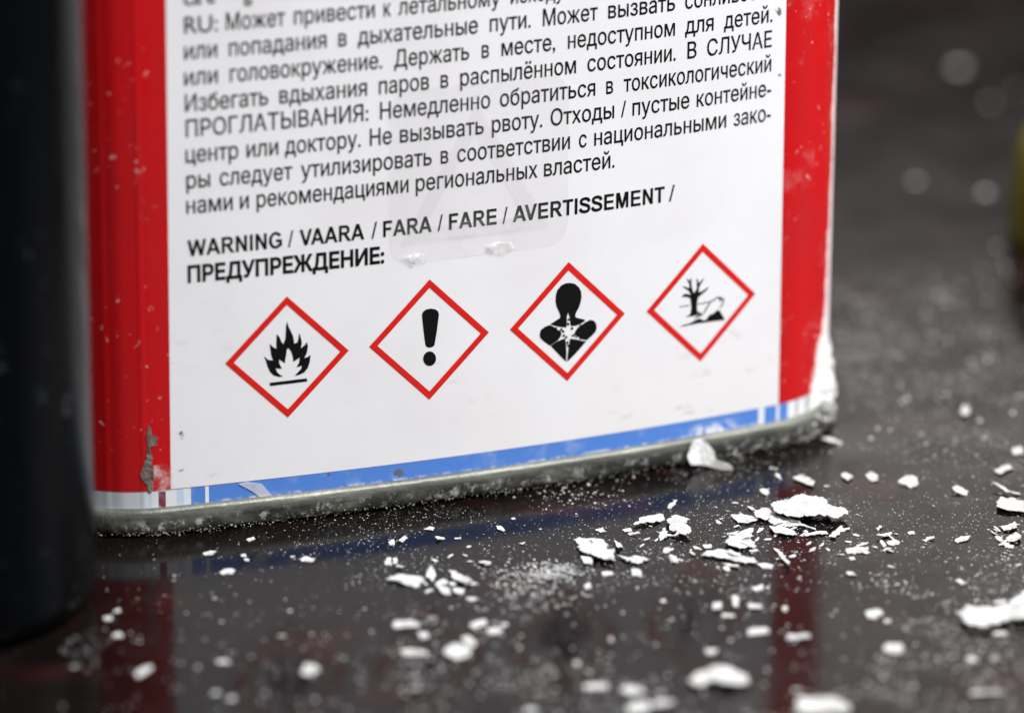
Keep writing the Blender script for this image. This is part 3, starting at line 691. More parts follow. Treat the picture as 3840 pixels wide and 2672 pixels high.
# ------------------------------------------------------------------ paint flakes
FLAKES = [
('biggest', [(90.54, -16.79), (92.78, -14.68), (94.47, -14.58), (95.95, -14.42), (97.08, -15.73), (98.23, -16.41), (97.97, -18.21), (98.66, -19.99), (99.66, -20.44), (99.65, -22.3), (98.37, -23.01), (97.3, -23.91), (95.62, -22.88), (94.2, -22.92), (91.82, -21.86), (90.9, -20.64), (90.09, -19.14)]),
('tuck', [(87.79, -17.39), (89.65, -16.11), (90.96, -16.34), (90.77, -18.03), (89.5, -19.49), (88.35, -20.05), (87.63, -18.89)]),
('under', [(88.73, -20.26), (90.32, -18.6), (91.56, -19.61), (92.88, -21.58), (92.54, -23.32), (90.72, -22.92), (89.13, -21.62)]),
('leftof', [(84.85, -16.24), (86.48, -16.14), (87.51, -17.71), (87.81, -19.04), (86.03, -20.02), (84.89, -19.35)]),
('fold', [(88.26, -21.96), (89.85, -22.16), (90.86, -24.32), (90.63, -26.07), (89.29, -25.95), (88.0, -24.51)]),
('strip', [(91.57, -25.46), (94.99, -25.63), (94.76, -26.66), (91.82, -26.57)]),
('bent', [(94.43, -27.89), (96.56, -25.21), (97.52, -24.59), (97.49, -25.51), (98.33, -25.47), (98.15, -26.02), (96.64, -26.46), (95.04, -28.39)]),
('sliver', [(92.16, -21.04), (93.98, -24.08), (93.77, -24.63), (92.14, -22.27)]),
('ragged', [(80.5, -25.88), (82.18, -23.99), (83.84, -23.3), (85.19, -22.21), (86.12, -21.89), (85.53, -23.23), (84.45, -24.71), (83.7, -29.01), (82.89, -28.15), (81.66, -28.65), (80.84, -27.49)]),
('long', [(75.99, -28.94), (77.17, -27.82), (79.31, -27.91), (80.33, -28.83), (80.94, -30.82), (82.16, -32.39), (82.16, -33.58), (80.53, -33.06), (79.01, -31.09), (77.89, -30.44), (77.27, -29.65)]),
('curl', [(77.69, -31.56), (79.52, -33.33), (79.21, -34.12), (78.2, -33.2)]),
('tail', [(81.95, -33.51), (83.07, -33.57), (84.08, -34.49), (83.16, -35.67), (82.15, -34.76)]),
('spike', [(85.99, -30.51), (86.56, -30.51), (86.12, -34.54), (85.43, -36.39), (85.3, -35.46)]),
('m', [(71.74, -27.89), (72.59, -28.16), (72.41, -29.88), (71.66, -30.06)]),
('m', [(77.36, -25.48), (78.69, -25.31), (78.39, -26.41), (77.36, -26.39)]),
('r', [(100.4, -29.79), (103.26, -28.26), (103.19, -28.97), (102.06, -30.01), (100.66, -29.99)]),
('r', [(101.18, -31.55), (102.66, -30.81), (102.94, -31.81), (102.49, -32.88), (101.01, -32.53)]),
('r', [(101.74, -26.55), (102.71, -25.63), (102.68, -26.54), (101.6, -27.73)]),
('r', [(105.17, -29.17), (106.15, -29.18), (105.91, -30.02), (105.14, -29.9)]),
('r', [(105.94, -32.16), (107.78, -31.95), (107.66, -32.52), (106.23, -32.86)]),
('diamond', [(109.89, -34.02), (111.45, -32.69), (112.73, -32.98), (111.69, -34.29), (110.06, -34.8)]),
('feather', [(95.17, -32.05), (96.3, -32.11), (98.15, -32.7), (97.5, -33.99), (94.73, -33.71)]),
('r', [(96.94, -31.41), (98.6, -31.34), (98.32, -31.73), (96.89, -31.82)]),
('r', [(94.29, -35.06), (95.15, -34.92), (95.03, -35.9), (94.21, -36.11)]),
('r', [(116.88, -16.97), (117.71, -16.59), (118.81, -18.22), (118.19, -19.1), (116.99, -18.28)]),
('r', [(110.83, -12.16), (112.48, -11.4), (113.72, -12.44), (113.23, -13.89), (111.96, -14.32), (111.55, -13.03)]),
('b', [(104.57, -7.27), (105.72, -6.21), (106.06, -7.74), (105.48, -8.86), (104.41, -8.84)]),
('b', [(107.76, -8.28), (108.87, -7.34), (109.34, -9.11), (108.75, -10.54), (107.85, -10.38)]),
('b', [(97.73, -6.4), (99.15, -5.23), (99.95, -7.42), (100.02, -9.05), (99.35, -10.12), (98.65, -8.3)]),
('r', [(122.63, -17.19), (123.33, -18.06), (123.77, -19.79), (125.33, -20.61), (124.91, -21.3), (123.19, -20.56)]),
('edgechip', [(120.37, -23.78), (122.06, -21.47), (123.5, -22.56), (124.35, -24.41), (124.45, -26.33), (123.3, -27.84), (120.91, -26.77), (119.93, -25.21)]),
('e', [(117.94, -30.78), (118.98, -31.11), (120.27, -30.6), (119.52, -32.82), (117.52, -32.79)]),
('e', [(116.78, -35.0), (118.85, -33.52), (118.84, -35.65), (117.72, -37.12), (116.37, -36.99)]),
('e', [(115.62, -37.35), (116.73, -38.01), (116.39, -38.51), (115.42, -38.32)]),
('f', [(92.16, -39.71), (92.81, -39.8), (92.94, -41.42), (91.9, -40.91)]),
('f', [(104.47, -46.55), (105.34, -46.25), (105.59, -47.78), (104.64, -48.64)]),
('f', [(78.22, -41.09), (80.22, -40.28), (79.52, -42.08), (78.52, -42.34)]),
('f', [(74.79, -43.05), (75.53, -42.53), (75.68, -43.33), (74.48, -46.45), (73.92, -46.27)]),
('bar1', [(75.84, -45.83), (77.46, -46.55), (77.14, -47.87), (75.55, -47.37)]),
('f', [(71.53, -48.12), (73.07, -48.62), (72.88, -49.36), (71.37, -49.04)]),
('f', [(71.86, -43.98), (72.93, -44.32), (71.99, -46.78), (71.01, -46.47)]),
('bar2', [(72.82, -53.76), (75.53, -54.22), (75.15, -55.71), (72.46, -55.46)]),
('bar3', [(76.9, -56.87), (79.65, -57.74), (79.38, -58.91), (76.43, -58.33)]),
('f', [(79.77, -48.1), (80.51, -47.92), (79.92, -49.62), (79.4, -49.45)]),
('f', [(89.12, -53.25), (90.17, -52.66), (91.34, -53.26), (91.01, -54.78), (89.52, -55.69), (88.8, -55.0)]),
('f', [(90.62, -55.92), (91.44, -56.18), (90.96, -57.33), (90.3, -57.31)]),
('wedge', [(99.78, -57.25), (100.35, -57.97), (101.92, -57.4), (103.46, -58.42), (105.23, -57.92), (108.01, -56.65), (111.23, -54.43), (112.15, -56.35), (108.8, -62.79), (106.77, -63.2), (105.12, -62.14), (102.77, -62.98), (100.64, -63.35), (99.5, -61.94)]),
('f', [(106.22, -54.71), (107.96, -54.67), (107.6, -55.95), (106.36, -55.55)]),
('f', [(102.21, -64.16), (103.77, -64.11), (103.69, -65.37), (102.11, -65.24)]),
('f', [(87.06, -64.27), (88.15, -63.53), (89.62, -64.22), (89.07, -66.21), (88.16, -67.22), (86.77, -65.91)]),
('f', [(95.73, -70.35), (96.82, -69.93), (96.87, -71.87), (95.54, -72.02)]),
('f', [(98.64, -71.37), (99.64, -71.69), (99.5, -72.01), (98.64, -71.74)]),
('bigblur', [(59.8, -67.29), (61.64, -65.64), (64.13, -64.41), (66.01, -65.91), (67.29, -67.89), (66.55, -70.33), (64.18, -70.68), (62.32, -69.2), (60.22, -69.42)]),
('bottomchip', [(70.7, -76.36), (72.85, -76.43), (74.92, -77.71), (75.93, -80.09), (75.04, -82.26), (69.11, -80.36)]),
('f', [(91.67, -80.82), (92.82, -80.87), (95.73, -81.8), (95.52, -82.27), (91.63, -81.35)]),
('f', [(65.48, -58.11), (67.1, -58.28), (66.19, -59.73), (65.24, -59.43)]),
('f', [(71.38, -72.97), (72.46, -73.31), (72.11, -73.8), (71.3, -73.54)]),
('f', [(53.58, -71.55), (54.66, -70.9), (55.59, -71.54), (54.9, -72.96), (53.45, -72.83)]),
('leaf', [(71.18, -15.73), (73.18, -14.08), (75.77, -12.88), (76.36, -13.65), (75.88, -15.22), (73.49, -16.18), (71.76, -16.2)]),
('pile', [(75.85, -16.16), (77.39, -15.5), (78.55, -17.59), (77.21, -18.59), (77.41, -21.5), (76.17, -22.8), (75.59, -20.92), (74.92, -19.85)]),
('m', [(73.33, -20.11), (74.56, -19.09), (73.92, -21.43), (72.87, -21.94)]),
('m', [(65.84, -15.74), (66.97, -15.25), (67.0, -16.68), (66.2, -16.82)]),
('m', [(69.29, -16.84), (70.62, -16.41), (70.35, -17.75), (69.3, -17.7)]),
('m', [(69.5, -18.33), (71.03, -18.81), (71.0, -19.48), (69.7, -18.96)]),
('stack', [(61.48, -19.38), (62.51, -18.86), (64.03, -19.35), (65.37, -20.34), (65.32, -22.28), (64.6, -24.28), (65.55, -24.58), (64.3, -27.78), (63.64, -27.29), (62.11, -25.98), (61.04, -24.25), (61.63, -21.66)]),
('m', [(60.53, -24.98), (61.89, -25.41), (61.46, -26.92), (60.43, -26.59)]),
('m', [(67.05, -19.81), (67.25, -20.43), (67.2, -22.94), (66.08, -23.69)]),
('arrow', [(65.36, -25.41), (66.51, -26.6), (67.82, -26.19), (68.35, -26.47), (69.07, -27.97), (67.12, -29.0), (65.97, -27.53)]),
('m', [(71.71, -27.98), (72.56, -28.53), (72.29, -30.1), (71.54, -29.58)]),
('dart', [(33.99, -24.16), (36.6, -23.37), (38.87, -24.64), (38.59, -26.17), (37.12, -27.58), (36.16, -26.74), (35.16, -25.35)]),
('l', [(39.09, -25.25), (40.62, -23.02), (40.56, -25.17), (39.63, -26.77)]),
('l', [(39.84, -27.1), (41.41, -25.72), (41.58, -27.12), (40.84, -28.77), (39.8, -28.17)]),
('l', [(39.38, -28.84), (40.98, -29.61), (40.69, -31.12), (39.61, -30.67)]),
('fang', [(42.8, -23.44), (43.62, -23.98), (44.0, -26.0), (44.37, -28.01), (43.52, -29.35), (42.88, -27.53), (42.45, -26.32)]),
('l', [(41.36, -30.0), (42.83, -30.21), (42.21, -31.5), (41.16, -31.27)]),
('l', [(42.1, -32.82), (43.15, -32.96), (43.51, -34.06), (42.45, -34.52)]),
('l', [(35.74, -18.18), (36.6, -17.08), (36.98, -17.2), (36.35, -19.2), (35.6, -18.96)]),
('l', [(37.09, -17.51), (37.64, -17.41), (37.21, -19.09), (36.71, -19.04)]),
('l', [(36.68, -20.13), (37.8, -20.21), (37.2, -21.12), (36.64, -20.94)]),
('l', [(44.1, -8.83), (45.19, -8.04), (45.78, -8.51), (45.16, -9.45)]),
('l', [(53.63, -10.72), (54.21, -10.91), (54.44, -12.12), (54.07, -12.57), (53.58, -11.84)]),
('l', [(44.45, -12.34), (45.79, -12.09), (45.84, -12.61), (44.56, -13.32)]),
('l', [(39.82, -11.42), (40.72, -10.87), (41.13, -11.56), (40.13, -12.09)]),
('l', [(56.54, -8.38), (57.03, -8.2), (57.0, -8.93), (56.52, -9.07)]),
('l', [(38.25, -11.77), (39.15, -11.21), (38.85, -12.52), (38.2, -12.59)]),
('l', [(54.67, -17.1), (55.64, -17.02), (54.92, -17.91)]),
('l', [(47.19, -12.64), (48.05, -12.92), (47.79, -13.4), (47.12, -13.18)]),
('l', [(48.0, -22.64), (49.03, -22.69), (48.59, -23.37), (48.03, -23.19)]),
('f', [(30.55, -38.02), (31.45, -37.51), (33.98, -38.91), (33.47, -40.52), (30.39, -39.74)]),
('f', [(32.82, -42.09), (33.9, -42.43), (33.52, -44.14), (32.4, -44.15)]),
('f', [(28.85, -46.85), (29.93, -46.84), (32.0, -48.2), (31.54, -49.63), (29.0, -48.64)]),
('blob', [(33.88, -49.11), (35.32, -47.44), (36.88, -47.09), (37.56, -49.43), (36.77, -51.3), (35.0, -51.79), (34.0, -50.42)]),
('f', [(37.44, -45.48), (38.46, -44.97), (38.79, -47.58), (37.99, -48.98), (37.44, -47.57)]),
('f', [(39.76, -41.72), (41.53, -40.4), (42.42, -40.68), (41.83, -42.17), (39.89, -43.22)]),
('f', [(41.32, -43.94), (42.61, -43.22), (43.5, -44.26), (42.25, -45.36), (41.3, -45.05)]),
('f', [(43.7, -42.26), (44.51, -42.16), (44.39, -43.2), (43.55, -43.65)]),
('m', [(61.73, -30.01), (63.04, -30.43), (62.79, -31.44), (61.57, -31.05)]),
('m', [(65.47, -30.94), (66.52, -31.81), (66.17, -33.06), (65.04, -32.43)]),
('m', [(58.03, -33.71), (58.97, -33.09), (58.62, -34.7), (57.88, -34.73)]),
('f', [(65.64, -41.08), (66.43, -40.98), (66.3, -42.01), (65.57, -41.95)]),
('f', [(48.38, -56.94), (48.95, -56.51), (49.26, -57.22), (48.73, -58.13), (48.34, -57.85)]),
('f', [(55.13, -51.17), (55.67, -51.21), (55.42, -51.9), (55.05, -51.91)]),
('f', [(47.16, -63.95), (48.75, -63.83), (50.28, -64.63), (49.8, -65.74), (46.97, -65.47)]),
('f', [(51.11, -66.28), (52.83, -65.78), (53.64, -67.79), (53.51, -68.61), (51.66, -68.54)]),
('f', [(50.04, -71.95), (51.39, -71.0), (53.02, -71.17), (53.17, -72.6), (51.89, -74.26), (49.63, -73.53)]),
('f', [(55.13, -68.74), (56.0, -68.74), (55.97, -69.38), (55.22, -69.23)]),
('f', [(54.7, -71.67), (55.95, -71.58), (56.25, -72.41), (55.5, -72.78)]),
('f', [(26.54, -58.16), (27.91, -58.42), (27.64, -58.83), (26.54, -58.63)]),
('f', [(38.06, -68.63), (39.25, -68.76), (39.49, -70.33), (37.54, -69.71)]),
('l', [(14.03, -7.85), (15.07, -7.29), (15.8, -7.82), (15.02, -9.06), (13.96, -8.9)]),
('l', [(14.26, -15.02), (15.57, -14.27), (16.43, -15.13), (15.76, -15.97), (14.52, -15.69)]),
('l', [(25.5, -13.88), (26.37, -13.57), (27.43, -14.5), (27.03, -15.08), (25.64, -14.52)]),
('l', [(20.74, -4.87), (21.89, -4.33), (21.86, -5.23), (20.84, -5.69)]),
('l', [(24.67, -12.13), (25.28, -12.33), (25.02, -12.84), (24.6, -12.77)]),
('l', [(18.48, -10.16), (19.13, -10.19), (19.14, -10.97), (18.54, -10.72)]),
('l', [(18.58, -11.38), (19.18, -11.58), (19.0, -12.23), (18.49, -12.07)]),
('n', [(-2.02, -23.17), (-1.04, -22.9), (-1.31, -23.97), (-2.09, -24.11)]),
('n', [(-3.78, -25.1), (-2.65, -24.68), (-2.81, -26.0), (-3.85, -26.06)]),
('n', [(-4.24, -31.22), (-3.36, -30.44), (-2.82, -31.32), (-3.18, -32.08), (-4.13, -31.78)]),
('n', [(-4.42, -43.51), (-3.3, -42.19), (-1.94, -42.0), (-2.04, -43.02), (-3.66, -44.59), (-4.71, -45.29)]),
('n', [(6.14, -42.96), (6.68, -42.86), (7.72, -43.33), (7.48, -44.2), (6.09, -43.76)]),
('twinblob', [(15.07, -49.29), (16.58, -47.21), (17.34, -48.31), (17.43, -50.47), (16.2, -51.56), (15.22, -50.61)]),
('n', [(-11.42, -39.18), (-10.9, -38.91), (-10.73, -39.29), (-11.31, -39.54)]),
('n', [(-15.49, -50.53), (-15.22, -50.23), (-15.23, -50.72), (-15.48, -50.83)]),
('n', [(15.66, -37.6), (16.59, -37.52), (16.71, -37.94), (15.86, -38.05)]),
('n', [(3.01, -52.27), (3.92, -51.76), (3.94, -52.71), (3.07, -52.83)]),
('n', [(4.43, -54.27), (5.29, -53.98), (5.33, -55.12), (4.44, -55.26)]),
('g', [(124.83, 18.58), (125.46, 18.9), (125.49, 18.2), (124.94, 17.85)]),
('gbig', [(130.16, 10.65), (131.9, 13.27), (132.15, 12.03), (130.76, 9.31), (129.77, 9.05)]),
('g', [(131.22, 7.23), (131.88, 7.52), (131.85, 6.65), (131.16, 6.49)]),
('g', [(136.82, 8.47), (137.7, 9.33), (137.12, 7.47)]),
('g', [(113.79, 5.06), (114.27, 5.04), (114.15, 4.55)]),
('rimchip', [(107.25, 6.96), (108.77, 6.74), (109.75, 4.59), (109.26, 3.97), (107.8, 5.47)]),
('g', [(104.48, -7.44), (105.62, -6.47), (105.77, -8.51), (104.64, -9.48)]),
('g', [(131.26, -4.66), (132.87, -4.01), (131.89, -7.16), (130.33, -7.24)]),
('g', [(125.34, -12.06), (128.36, -10.34), (128.01, -12.24), (125.48, -13.44)]),
('g', [(147.24, 41.67), (147.49, 41.92), (147.66, 41.8), (147.61, 41.49), (147.36, 41.31)]),
('g', [(140.37, 39.58), (140.65, 39.85), (140.88, 39.7), (140.85, 39.36), (140.54, 39.18)]),
('g', [(149.8, 56.72), (149.96, 56.89), (150.07, 56.81), (150.04, 56.6), (149.87, 56.48)]),
('g', [(132.16, 25.92), (132.39, 26.13), (132.59, 26.01), (132.57, 25.74), (132.31, 25.59)]),
('g', [(138.85, 29.01), (139.0, 29.16), (139.11, 29.09), (139.08, 28.9), (138.92, 28.79)]),
('g', [(139.55, 22.83), (139.72, 23.0), (139.85, 22.92), (139.82, 22.71), (139.63, 22.58)]),
('g', [(118.96, 16.96), (119.04, 17.04), (119.1, 17.0), (119.09, 16.9), (119.0, 16.84)]),
('g', [(126.89, 11.61), (127.05, 11.75), (127.17, 11.67), (127.15, 11.49), (126.98, 11.39)]),
('g', [(129.17, 0.36), (129.3, 0.47), (129.42, 0.4), (129.41, 0.25), (129.26, 0.17)]),
('g', [(124.32, -0.17), (124.49, -0.04), (124.66, -0.13), (124.66, -0.32), (124.46, -0.4)]),
('g', [(139.9, 46.3), (140.05, 46.45), (140.15, 46.38), (140.12, 46.2), (139.97, 46.09)]),
('g', [(126.25, 23.35), (126.35, 23.45), (126.43, 23.4), (126.41, 23.27), (126.3, 23.19)]),
('g', [(122.99, 23.65), (123.11, 23.78), (123.2, 23.72), (123.18, 23.56), (123.05, 23.47)]),
('bg', [(197.63, 170.47), (199.12, 171.82), (200.36, 171.17), (200.11, 169.18), (198.54, 168.38)]),
('bg', [(165.46, 112.38), (166.26, 113.07), (166.95, 112.72), (166.85, 111.68), (166.0, 111.27)]),
('bg', [(173.72, 103.32), (174.66, 104.11), (175.47, 103.7), (175.33, 102.51), (174.35, 102.05)]),
('bg', [(195.06, 149.12), (195.74, 149.72), (196.31, 149.43), (196.2, 148.54), (195.48, 148.18)]),
('bg', [(202.76, 155.02), (203.35, 155.54), (203.84, 155.29), (203.74, 154.52), (203.12, 154.21)]),
('bg', [(164.75, 77.7), (165.39, 78.22), (165.94, 77.94), (165.86, 77.14), (165.18, 76.84)]),
('bg', [(196.58, 196.2), (196.94, 196.54), (197.24, 196.38), (197.18, 195.89), (196.8, 195.69)]),
('s1', [(76.11, -15.26), (76.64, -15.39), (77.18, -15.94), (77.31, -16.67), (76.62, -16.65), (76.28, -16.1)]),
('s1', [(73.49, -18.73), (73.62, -18.8), (73.68, -19.11), (73.67, -19.19), (73.58, -19.21), (73.51, -18.93)]),
('s1', [(82.32, -17.26), (82.44, -17.19), (82.62, -17.12), (82.71, -17.18), (82.55, -17.29), (82.42, -17.29)]),
('s1', [(77.16, -14.39), (77.75, -14.18), (78.26, -14.55), (78.6, -15.06), (78.03, -15.18), (77.4, -14.86)]),
('s1', [(74.86, -19.65), (75.1, -19.43), (75.58, -19.4), (75.76, -19.47), (75.44, -19.76), (74.92, -19.74)]),
('s1', [(73.87, -27.31), (73.98, -27.42), (73.99, -27.69), (73.97, -27.94), (73.87, -27.79), (73.86, -27.52)]),
('s1', [(73.15, -21.16), (73.25, -21.18), (73.31, -21.42), (73.3, -21.65), (73.21, -21.55), (73.12, -21.35)]),
('s1', [(84.03, -12.62), (84.12, -12.65), (84.3, -12.76), (84.35, -12.99), (84.17, -12.96), (84.05, -12.79)]),
('s1', [(72.76, -15.49), (73.03, -15.38), (73.26, -15.44), (73.29, -15.78), (73.0, -15.99), (72.83, -15.8)]),
('s1', [(75.03, -21.04), (75.12, -21.05), (75.2, -21.15), (75.25, -21.3), (75.12, -21.28), (75.05, -21.18)]),
('s1', [(72.97, -15.22), (73.12, -15.06), (73.4, -14.86), (73.56, -14.82), (73.37, -15.06), (73.11, -15.22)]),
('s1', [(73.59, -23.49), (73.74, -23.36), (73.95, -23.31), (73.99, -23.4), (73.87, -23.49), (73.66, -23.57)]),
('s1', [(73.11, -20.41), (73.6, -19.99), (74.29, -19.57), (74.71, -19.75), (74.09, -20.33), (73.43, -20.69)]),
('s1', [(69.38, -23.3), (69.72, -22.82), (70.13, -22.51), (70.44, -22.3), (70.16, -22.72), (69.68, -23.17)]),
('s1', [(75.29, -26.28), (75.4, -26.1), (75.6, -26.03), (75.74, -26.1), (75.54, -26.38), (75.35, -26.4)]),
('s1', [(74.41, -18.11), (74.55, -17.98), (74.7, -18.06), (74.77, -18.18), (74.58, -18.33), (74.46, -18.2)]),
('s1', [(72.49, -28.73), (72.82, -28.67), (73.22, -29.15), (73.4, -29.47), (73.0, -29.39), (72.62, -28.98)]),
('s1', [(73.84, -20.73), (74.38, -20.29), (74.98, -20.45), (75.14, -20.62), (74.66, -20.97), (74.11, -21.06)]),
('s1', [(75.22, -26.52), (75.48, -26.79), (75.56, -27.8), (75.34, -28.36), (74.98, -28.13), (74.98, -27.15)]),
('s1', [(73.12, -24.26), (73.25, -24.28), (73.3, -24.42), (73.31, -24.51), (73.23, -24.54), (73.13, -24.42)]),
('s1', [(69.37, -24.69), (69.52, -24.81), (69.65, -25.09), (69.64, -25.36), (69.5, -25.3), (69.4, -24.91)]),
('s1', [(74.82, -20.35), (74.9, -20.45), (74.96, -20.72), (74.94, -20.95), (74.83, -20.8), (74.79, -20.48)]),
('s1', [(77.99, -15.54), (78.57, -15.35), (79.04, -15.46), (79.23, -15.75), (78.79, -15.97), (78.29, -15.92)]),
('s1', [(73.9, -20.49), (74.17, -20.23), (74.39, -20.17), (74.45, -20.29), (74.31, -20.57), (74.03, -20.62)]),
('s1', [(77.81, -11.29), (78.42, -10.52), (79.15, -10.24), (79.49, -10.38), (79.06, -11.0), (78.22, -11.58)]),
('s1', [(76.69, -20.1), (77.0, -20.07), (77.34, -20.31), (77.41, -20.52), (77.12, -20.8), (76.73, -20.49)]),
('s1', [(75.12, -23.13), (75.22, -23.01), (75.38, -22.95), (75.43, -22.96), (75.34, -23.07), (75.2, -23.11)]),
('s1', [(70.67, -21.04), (71.12, -20.8), (71.48, -20.92), (71.77, -21.07), (71.3, -21.32), (70.94, -21.23)]),
('s1', [(76.18, -25.18), (76.64, -25.36), (76.91, -26.07), (77.04, -26.71), (76.57, -26.45), (76.12, -26.02)]),
('s1', [(75.22, -20.69), (75.51, -20.46), (75.68, -20.8), (75.81, -21.09), (75.47, -21.22), (75.23, -20.87)]),
('s1', [(72.82, -25.53), (73.06, -25.25), (73.39, -25.15), (73.49, -25.3), (73.23, -25.6), (72.93, -25.63)]),
('s1', [(75.74, -16.02), (76.02, -16.23), (76.36, -16.56), (76.31, -16.91), (76.09, -16.89), (75.82, -16.34)]),
('s1', [(71.95, -21.89), (72.23, -21.5), (72.63, -21.15), (72.87, -21.09), (72.63, -21.49), (72.2, -21.91)]),
('s1', [(71.7, -25.75), (72.13, -25.23), (72.69, -25.44), (72.96, -25.73), (72.41, -26.23), (71.78, -26.19)]),
('s1', [(73.13, -16.5), (73.29, -16.5), (73.55, -16.72), (73.57, -16.9), (73.41, -16.87), (73.17, -16.61)]),
('s1', [(71.66, -15.71), (71.89, -15.64), (72.3, -15.81), (72.42, -15.94), (72.21, -16.04), (71.82, -15.85)]),
('s1', [(77.25, -33.51), (77.61, -33.54), (78.03, -33.76), (78.01, -34.48), (77.44, -34.72), (77.15, -34.07)]),
('s1', [(69.95, -19.09), (70.35, -18.51), (70.82, -18.08), (71.01, -18.01), (70.79, -18.58), (70.28, -19.0)]),
('s2', [(91.3, -15.06), (91.64, -14.9), (91.93, -14.82), (92.07, -14.97), (91.83, -15.14), (91.52, -15.2)]),
('s2', [(95.45, -21.31), (96.04, -21.0), (96.63, -21.08), (96.96, -21.29), (96.42, -21.49), (95.87, -21.52)]),
('s2', [(85.93, -23.06), (86.52, -22.49), (87.18, -22.28), (87.41, -22.36), (87.0, -22.88), (86.43, -23.04)]),
('s2', [(90.72, -20.29), (90.84, -20.21), (91.01, -20.22), (91.08, -20.31), (90.89, -20.46), (90.71, -20.44)]),
('s2', [(91.06, -25.87), (91.37, -25.55), (91.66, -25.56), (91.77, -25.71), (91.51, -26.05), (91.22, -26.03)]),
('s2', [(90.22, -21.54), (90.72, -21.04), (91.32, -21.0), (91.6, -21.22), (91.08, -21.66), (90.56, -21.74)]),
('s2', [(85.66, -31.78), (86.18, -31.46), (86.51, -31.73), (86.69, -32.17), (86.22, -32.42), (85.83, -32.21)]),
('s2', [(81.86, -24.91), (82.27, -24.54), (82.63, -24.67), (82.93, -24.87), (82.5, -25.15), (82.03, -25.15)]),
('s2', [(88.02, -14.01), (88.41, -14.19), (88.85, -14.87), (88.82, -15.45), (88.19, -15.56), (88.07, -14.68)]),
('s2', [(85.95, -25.83), (86.52, -25.47), (87.01, -25.49), (87.19, -25.6), (86.79, -26.09), (86.24, -26.01)]),
('s2', [(85.92, -29.23), (86.17, -29.27), (86.57, -29.59), (86.61, -30.11), (86.14, -30.21), (85.93, -29.76)]),
('s2', [(92.01, -24.76), (92.25, -24.68), (92.54, -24.7), (92.68, -24.95), (92.28, -25.26), (92.11, -24.98)]),
('s2', [(90.66, -29.09), (90.99, -28.81), (91.48, -28.72), (91.66, -28.77), (91.35, -29.14), (90.85, -29.26)]),
('s2', [(101.13, -21.03), (101.28, -20.96), (101.44, -21.03), (101.53, -21.1), (101.35, -21.19), (101.19, -21.08)]),
('s2', [(93.22, -33.68), (93.63, -33.63), (94.12, -33.61), (94.29, -33.94), (93.89, -34.01), (93.49, -33.9)]),
('s2', [(91.78, -9.41), (92.39, -9.26), (92.87, -9.86), (92.86, -10.52), (92.27, -10.81), (91.83, -10.16)]),
('s2', [(89.02, -21.19), (89.17, -21.22), (89.33, -21.47), (89.32, -21.8), (89.05, -21.85), (88.95, -21.46)]),
('s2', [(83.48, -24.34), (83.86, -24.12), (84.49, -24.27), (84.71, -24.61), (84.23, -24.7), (83.68, -24.71)]),
('s2', [(92.88, -23.36), (93.06, -23.32), (93.41, -23.48), (93.56, -23.7), (93.24, -23.74), (92.93, -23.57)]),
('s2', [(86.71, -12.08), (87.08, -11.77), (87.48, -11.93), (87.56, -12.41), (87.16, -12.56), (86.81, -12.52)]),
('s2', [(84.83, -28.09), (84.93, -28.03), (85.08, -28.02), (85.12, -28.08), (85.04, -28.13), (84.87, -28.14)]),
('s2', [(84.21, -22.08), (84.77, -21.79), (85.4, -21.6), (85.73, -21.95), (85.14, -22.37), (84.59, -22.21)]),
('s2', [(90.09, -31.57), (90.66, -30.9), (91.2, -30.56), (91.49, -30.77), (91.1, -31.39), (90.46, -31.67)]),
('s2', [(84.85, -14.69), (85.06, -14.55), (85.27, -14.53), (85.34, -14.6), (85.2, -14.7), (84.97, -14.75)]),
('s2', [(87.64, -25.15), (87.9, -24.52), (88.43, -24.07), (88.81, -23.85), (88.51, -24.56), (87.9, -25.16)]),
('s2', [(82.95, -17.21), (83.2, -16.98), (83.51, -16.89), (83.62, -17.05), (83.35, -17.3), (83.03, -17.37)]),
('s2', [(77.4, -27.53), (77.5, -27.5), (77.55, -27.68), (77.56, -27.85), (77.45, -27.81), (77.39, -27.67)]),
('s2', [(76.51, -33.16), (76.67, -33.23), (76.81, -33.41), (76.89, -33.62), (76.71, -33.6), (76.58, -33.34)]),
('s2', [(92.26, -9.62), (92.71, -9.01), (93.19, -8.73), (93.54, -8.52), (93.19, -8.96), (92.59, -9.52)]),
('s2', [(82.23, -17.66), (82.63, -17.6), (82.71, -18.23), (82.82, -18.76), (82.33, -18.75), (82.16, -18.23)]),
('s2', [(89.3, -17.45), (89.44, -17.31), (89.65, -17.28), (89.76, -17.49), (89.5, -17.66), (89.35, -17.58)]),
('s2', [(83.74, -20.49), (84.09, -20.13), (84.55, -20.07), (84.75, -20.28), (84.38, -20.55), (83.85, -20.62)]),
('s2', [(100.73, -10.22), (101.17, -9.89), (101.68, -9.96), (101.87, -10.11), (101.43, -10.4), (100.97, -10.41)]),
('s2', [(89.57, -23.62), (89.85, -23.74), (89.92, -24.13), (89.81, -24.52), (89.57, -24.49), (89.5, -24.11)]),
('s2', [(89.62, -16.89), (89.76, -16.76), (89.94, -16.74), (90.01, -16.79), (89.88, -16.92), (89.71, -16.93)]),
('s2', [(86.92, -32.6), (87.35, -32.24), (87.93, -32.27), (87.93, -32.56), (87.6, -32.9), (87.18, -32.75)]),
('s2', [(89.83, -27.95), (89.98, -27.87), (90.16, -27.94), (90.24, -28.07), (90.05, -28.11), (89.88, -28.04)]),
('s2', [(82.51, -29.28), (82.92, -28.74), (83.44, -28.92), (83.72, -29.14), (83.16, -29.77), (82.63, -29.52)]),
('s2', [(82.69, -29.4), (82.84, -29.51), (82.95, -29.77), (82.94, -29.94), (82.82, -29.9), (82.7, -29.69)]),
